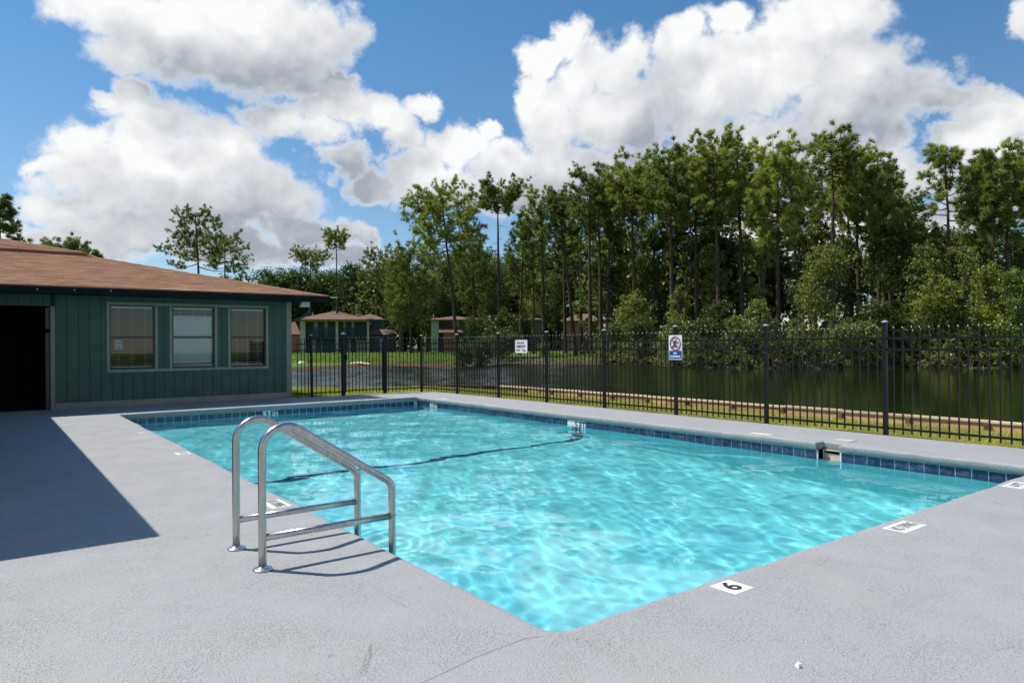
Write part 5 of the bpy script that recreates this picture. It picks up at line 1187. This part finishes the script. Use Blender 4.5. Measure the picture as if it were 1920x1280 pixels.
# shrubs along the far bank
for k, (u, ty, w_, dp, mt, lab) in enumerate((
 (1150, 605, 90, 62, 'leaf_dark', 'dark shrub at the left end of the wooded bank'), (1205, 590, 100, 58.5, 'leaf_dark', 'dark shrub at the water left of the NO RUNNING sign'),
 (1262, 595, 90, 53.5, 'leaf_mid', 'green shrub at the water behind the NO RUNNING sign'), (1318, 598, 100, 51.6, 'leaf_dark', 'dark shrub at the water just right of the NO RUNNING sign'),
 (1380, 590, 100, 50.4, 'leaf_mid', 'green shrub at the water left of the middle fence post'), (1445, 592, 100, 49.4, 'leaf_dark', 'dark shrub at the water behind the middle fence post'),
 (1500, 590, 100, 48.6, 'leaf_olive', 'olive shrub at the water just right of the middle fence post'), (1570, 585, 110, 48.4, 'leaf_mid', 'green shrub at the foot of the big olive-brown tree'),
 (1625, 598, 100, 48.6, 'leaf_olive', 'olive shrub at the water left of the tall right fence post'), (1690, 585, 110, 48.8, 'leaf_dark', 'dark shrub at the water just right of the tall right fence post'),
 (1745, 600, 100, 48.4, 'leaf_mid', 'green shrub at the foot of the yellow-green rounded tree'), (1795, 590, 110, 47.4, 'leaf_olive', 'olive shrub at the water under the conical pine'),
 (1845, 580, 110, 46.8, 'leaf_yellow', 'yellowish shrub at the foot of the yellowing tree'), (1900, 585, 110, 46.2, 'leaf_bright', 'bright green shrub at the water on the right edge'),
 (905, 630, 80, 58.8, 'leaf_dark', 'dark shrub right of the foot of the forked pine'), (868, 640, 60, 55.5, 'leaf_dark', 'small dark shrub at the foot of the forked pine'), (940, 620, 90, 67, 'leaf_dark', 'dark shrub behind the foot of the slender pine'),
 (1020, 640, 40, 72, 'leaf_mid', 'small green shrub at the foot of the rounded-top pine'), (985, 582, 64, 98, 'leaf_dark', 'dark shrub half hiding the breezeway apartment'), (888, 586, 56, 98, 'leaf_dark', 'dark shrub hiding the right end of the green apartment'))):
    w3 = spot(u, dp+.9); H = zpx(u, ty, dp)-w3[2]
    broadleaf(lab, H, w_*dp/FPX, .03, 900+k, mt, w3, 1.5, .17, 'bank shrubs', 'bank_shrub', 'shrub', 13)
# the wood further back reads as one dark mass
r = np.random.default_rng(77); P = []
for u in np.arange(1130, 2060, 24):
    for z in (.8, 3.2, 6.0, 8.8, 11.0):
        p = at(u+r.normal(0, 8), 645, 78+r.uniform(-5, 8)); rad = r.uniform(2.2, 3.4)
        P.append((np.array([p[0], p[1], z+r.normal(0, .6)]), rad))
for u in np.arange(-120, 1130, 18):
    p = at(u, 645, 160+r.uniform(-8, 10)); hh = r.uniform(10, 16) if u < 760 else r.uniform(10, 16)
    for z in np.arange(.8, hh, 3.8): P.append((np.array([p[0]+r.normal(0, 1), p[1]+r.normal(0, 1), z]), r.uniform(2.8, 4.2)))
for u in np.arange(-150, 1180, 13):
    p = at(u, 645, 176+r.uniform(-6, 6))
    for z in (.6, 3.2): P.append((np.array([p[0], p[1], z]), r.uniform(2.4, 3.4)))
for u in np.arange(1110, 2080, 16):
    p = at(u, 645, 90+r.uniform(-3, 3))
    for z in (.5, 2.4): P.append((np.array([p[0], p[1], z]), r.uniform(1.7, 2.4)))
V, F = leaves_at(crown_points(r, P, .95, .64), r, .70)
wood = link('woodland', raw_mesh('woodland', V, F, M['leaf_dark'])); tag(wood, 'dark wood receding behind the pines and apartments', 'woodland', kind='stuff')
# low undergrowth running along the far bank under the shrubs
P = []
for u in np.arange(1128, 1960, 9):
    y_px = np.interp(u, [p[0] for p in far_px], [p[1] for p in far_px]); q = on(u, y_px, 2, POND_Z)
    for off in (.35, 1.5):
        p = q+_F*(off+r.uniform(-.2, .4)); rad = r.uniform(.45, .85)*(1 if off < 1 else 1.5); P.append((np.array([p[0], p[1], POND_Z+rad*.75+(.5 if off > 1 else 0)]), rad))
V, F = leaves_at(crown_points(r, P, 1.0, .17), r, .17)
ug = link('undergrowth', raw_mesh('undergrowth', V, F, M['leaf_olive'])); tag(ug, 'tangled low undergrowth along the far water line', 'undergrowth', kind='stuff')

# ------------------------------------------------------------------ ground cover and litter
r = np.random.default_rng(9)
def blades(P, r, h, w):
    n = len(P); a = r.uniform(0, 6.28, n); d = np.stack([np.cos(a), np.sin(a), np.zeros(n)], 1); ln = (h*r.uniform(.5, 1.35, n))[:, None]; lean = np.stack([r.normal(0, .45, n), r.normal(0, .45, n), np.ones(n)], 1); ww = (w*r.uniform(.7, 1.4, n))[:, None]
    V = np.stack([P-d*ww*.5, P+d*ww*.5, P+lean*ln], 1).reshape(-1, 3); return V, np.arange(3*n).reshape(-1, 3)
def scatter(n, x0, x1, y0, y1, keep):
    X = r.uniform(x0, x1, n); Y = r.uniform(y0, y1, n); k = keep(X, Y); X = X[k]; Y = Y[k]; return np.stack([X, Y, ground_z(X, Y)], 1)
P = scatter(120000, 7.72, 11.28, -.5, 16.5, lambda X, Y: (X < 11.25-np.clip(Y-15.2, 0, 9)*.45) & (r.uniform(0, 1, len(X)) < np.clip((X-7.66)/.55, .05, 1)))
V1, F1 = blades(P, r, .060, .011)
P = scatter(90000, 2.5, 11.2, 14.5, 24, lambda X, Y: near_mask(X, Y) & ((X > 4.8) | (Y < 14.6)) & (Y < np.interp(X, [2, 6.4, 8, 10, 11], [23, 21.2, 20, 18.6, 16])))
V2, F2 = blades(P, r, .085, .016)
g1 = link('grass', raw_mesh('grass', np.concatenate([V1, V2]), np.concatenate([F1, F2+len(V1)]), M['grass_blade'])); tag(g1, 'short sunlit grass between the fence and the pond edging', 'grass', kind='stuff')
P = []                                                             # rough grass on the far lawn
for u0, u1, d0, d1, n in ((540, 800, 62, 112, 26000), (1010, 1140, 66, 100, 9000), (780, 860, 60, 105, 7000)):
    u = r.uniform(u0, u1, n); dp = d0+(d1-d0)*r.uniform(0, 1, n)**1.3; q = np.stack([CAM+ray(a, 645)*b for a, b in zip(u, dp)]); P.append(np.stack([q[:, 0], q[:, 1], ground_z(q[:, 0], q[:, 1])], 1))
P = np.concatenate(P); P = P[P[:, 2] > -.33]; V, F = blades(P, r, .16, .10)
g2 = link('lawn_grass', raw_mesh('lawn_grass', V, F, M['lawn_blade'])); tag(g2, 'mown lawn in front of the far apartments', 'grass', kind='stuff')
# dead leaves along the foot of the fence and the far bank
P = scatter(9000, 7.57, 8.3, -.5, 14.6, lambda X, Y: r.uniform(0, 1, len(X)) < np.exp(-((X-7.72)/.22)**2)); P[:, 2] += .012+r.uniform(0, .02, len(P))
Q = scatter(1500, 3.9, 7.6, 14.05, 14.7, lambda X, Y: X > 0); Q[:, 2] += .012
V, F = leaves_at(np.concatenate([P, Q]), r, .055, 0., .5)
lf = link('leaf_litter', raw_mesh('leaf_litter', V, F, M['dead_leaf'])); tag(lf, 'dry brown leaves along the foot of the fence', 'leaf litter', kind='stuff')
soil = MB(); ysx = np.linspace(-9, 14.4, 60); soil.add([p for y in ysx for p in ((7.5, y, -.030), (7.86+.07*math.sin(y*5.1)+.05*math.sin(y*13), y, -.030-.0))], [(2*i, 2*i+1, 2*i+3, 2*i+2) for i in range(59)])
so2 = soil.build('soil_strip', M['soil']); tag(so2, kind='structure')
# tangled dead branches at the water line under the wood
m = MB(); rr = random.Random(31)
for k in range(520):
    u = rr.choice((rr.uniform(1280, 1930), rr.uniform(1480, 1930), rr.uniform(860, 1130))); y_px = np.interp(u, [p[0] for p in far_px], [p[1] for p in far_px]); p = on(u, y_px, 2, POND_Z)+_F*rr.uniform(-.1, 1.6)
    z = float(ground_z(p[0], p[1])); a = Vector((p[0], p[1], max(z, POND_Z))); d = Vector((rr.gauss(0, 1), rr.gauss(0, .6), rr.uniform(-.1, .9))).normalized(); L = rr.uniform(.4, 1.7)
    b = a+d*L*.5+Vector((rr.gauss(0, .1), rr.gauss(0, .1), rr.uniform(0, .2))); c = b+(d+Vector((rr.gauss(0, .5), rr.gauss(0, .5), rr.gauss(-.25, .4)))).normalized()*L*.5; w0 = rr.uniform(.010, .028)
    m.tube([a, b, c], [w0, w0*.7, w0*.3], 4, False)
br = m.build('dead_brush', M['twig']); tag(br, 'pale tangled dead branches along the far water line', 'brush', kind='stuff')
# hanging bare twigs in the understorey
# small things on the deck
q = on(1497, 1250, 2, 0); m = MB(); m.add([(-.010, -.008, .001), (.010, -.010, .001), (.012, .008, .001), (-.009, .009, .001), (-.008, -.006, .016), (.007, -.009, .014), (.010, .006, .017), (-.007, .008, .013)], [(3, 2, 1, 0), (4, 5, 6, 7), (0, 1, 5, 4), (1, 2, 6, 5), (2, 3, 7, 6), (3, 0, 4, 7)])
o = m.build('paper_scrap', M['paper']); o.location = tuple(q); tag(o, 'crumpled white scrap on the deck at the bottom right', 'scrap')
def needle_bundle(u0, v0, u1, v1, label, k=3, seed=0):
    a = on(u0, v0, 2, 0); b = on(u1, v1, 2, 0); rr = random.Random(seed); m = MB()
    for i in range(k):
        s = Vector(a)+Vector((rr.gauss(0, .003), rr.gauss(0, .003), .004)); e2 = Vector(b)+Vector((rr.gauss(0, .012), rr.gauss(0, .012), .004)); mid = (s+e2)/2+Vector((rr.gauss(0, .006), rr.gauss(0, .006), .004)); m.tube([s, mid, e2], .0006, 4, False)
    o = m.build('pine_needles', M['twig']); tag(o, label, 'pine needle'); return o
needle_bundle(695, 1207, 678, 1258, 'brown pine needles lying on the deck at the bottom centre', 3, 2)
needle_bundle(617, 1226, 622, 1234, 'short pine needle on the deck left of the larger bundle', 2, 3)
needle_bundle(1625, 1106, 1637, 1108, 'tan leaf fragment on the deck right of the 6 tile', 2, 4)
needle_bundle(1862, 942, 1873, 946, 'dark twig bit on the deck at the right edge', 2, 5)
needle_bundle(1552, 1191, 1556, 1198, 'tiny tan leaf fragment on the deck above the white scrap', 2, 6)
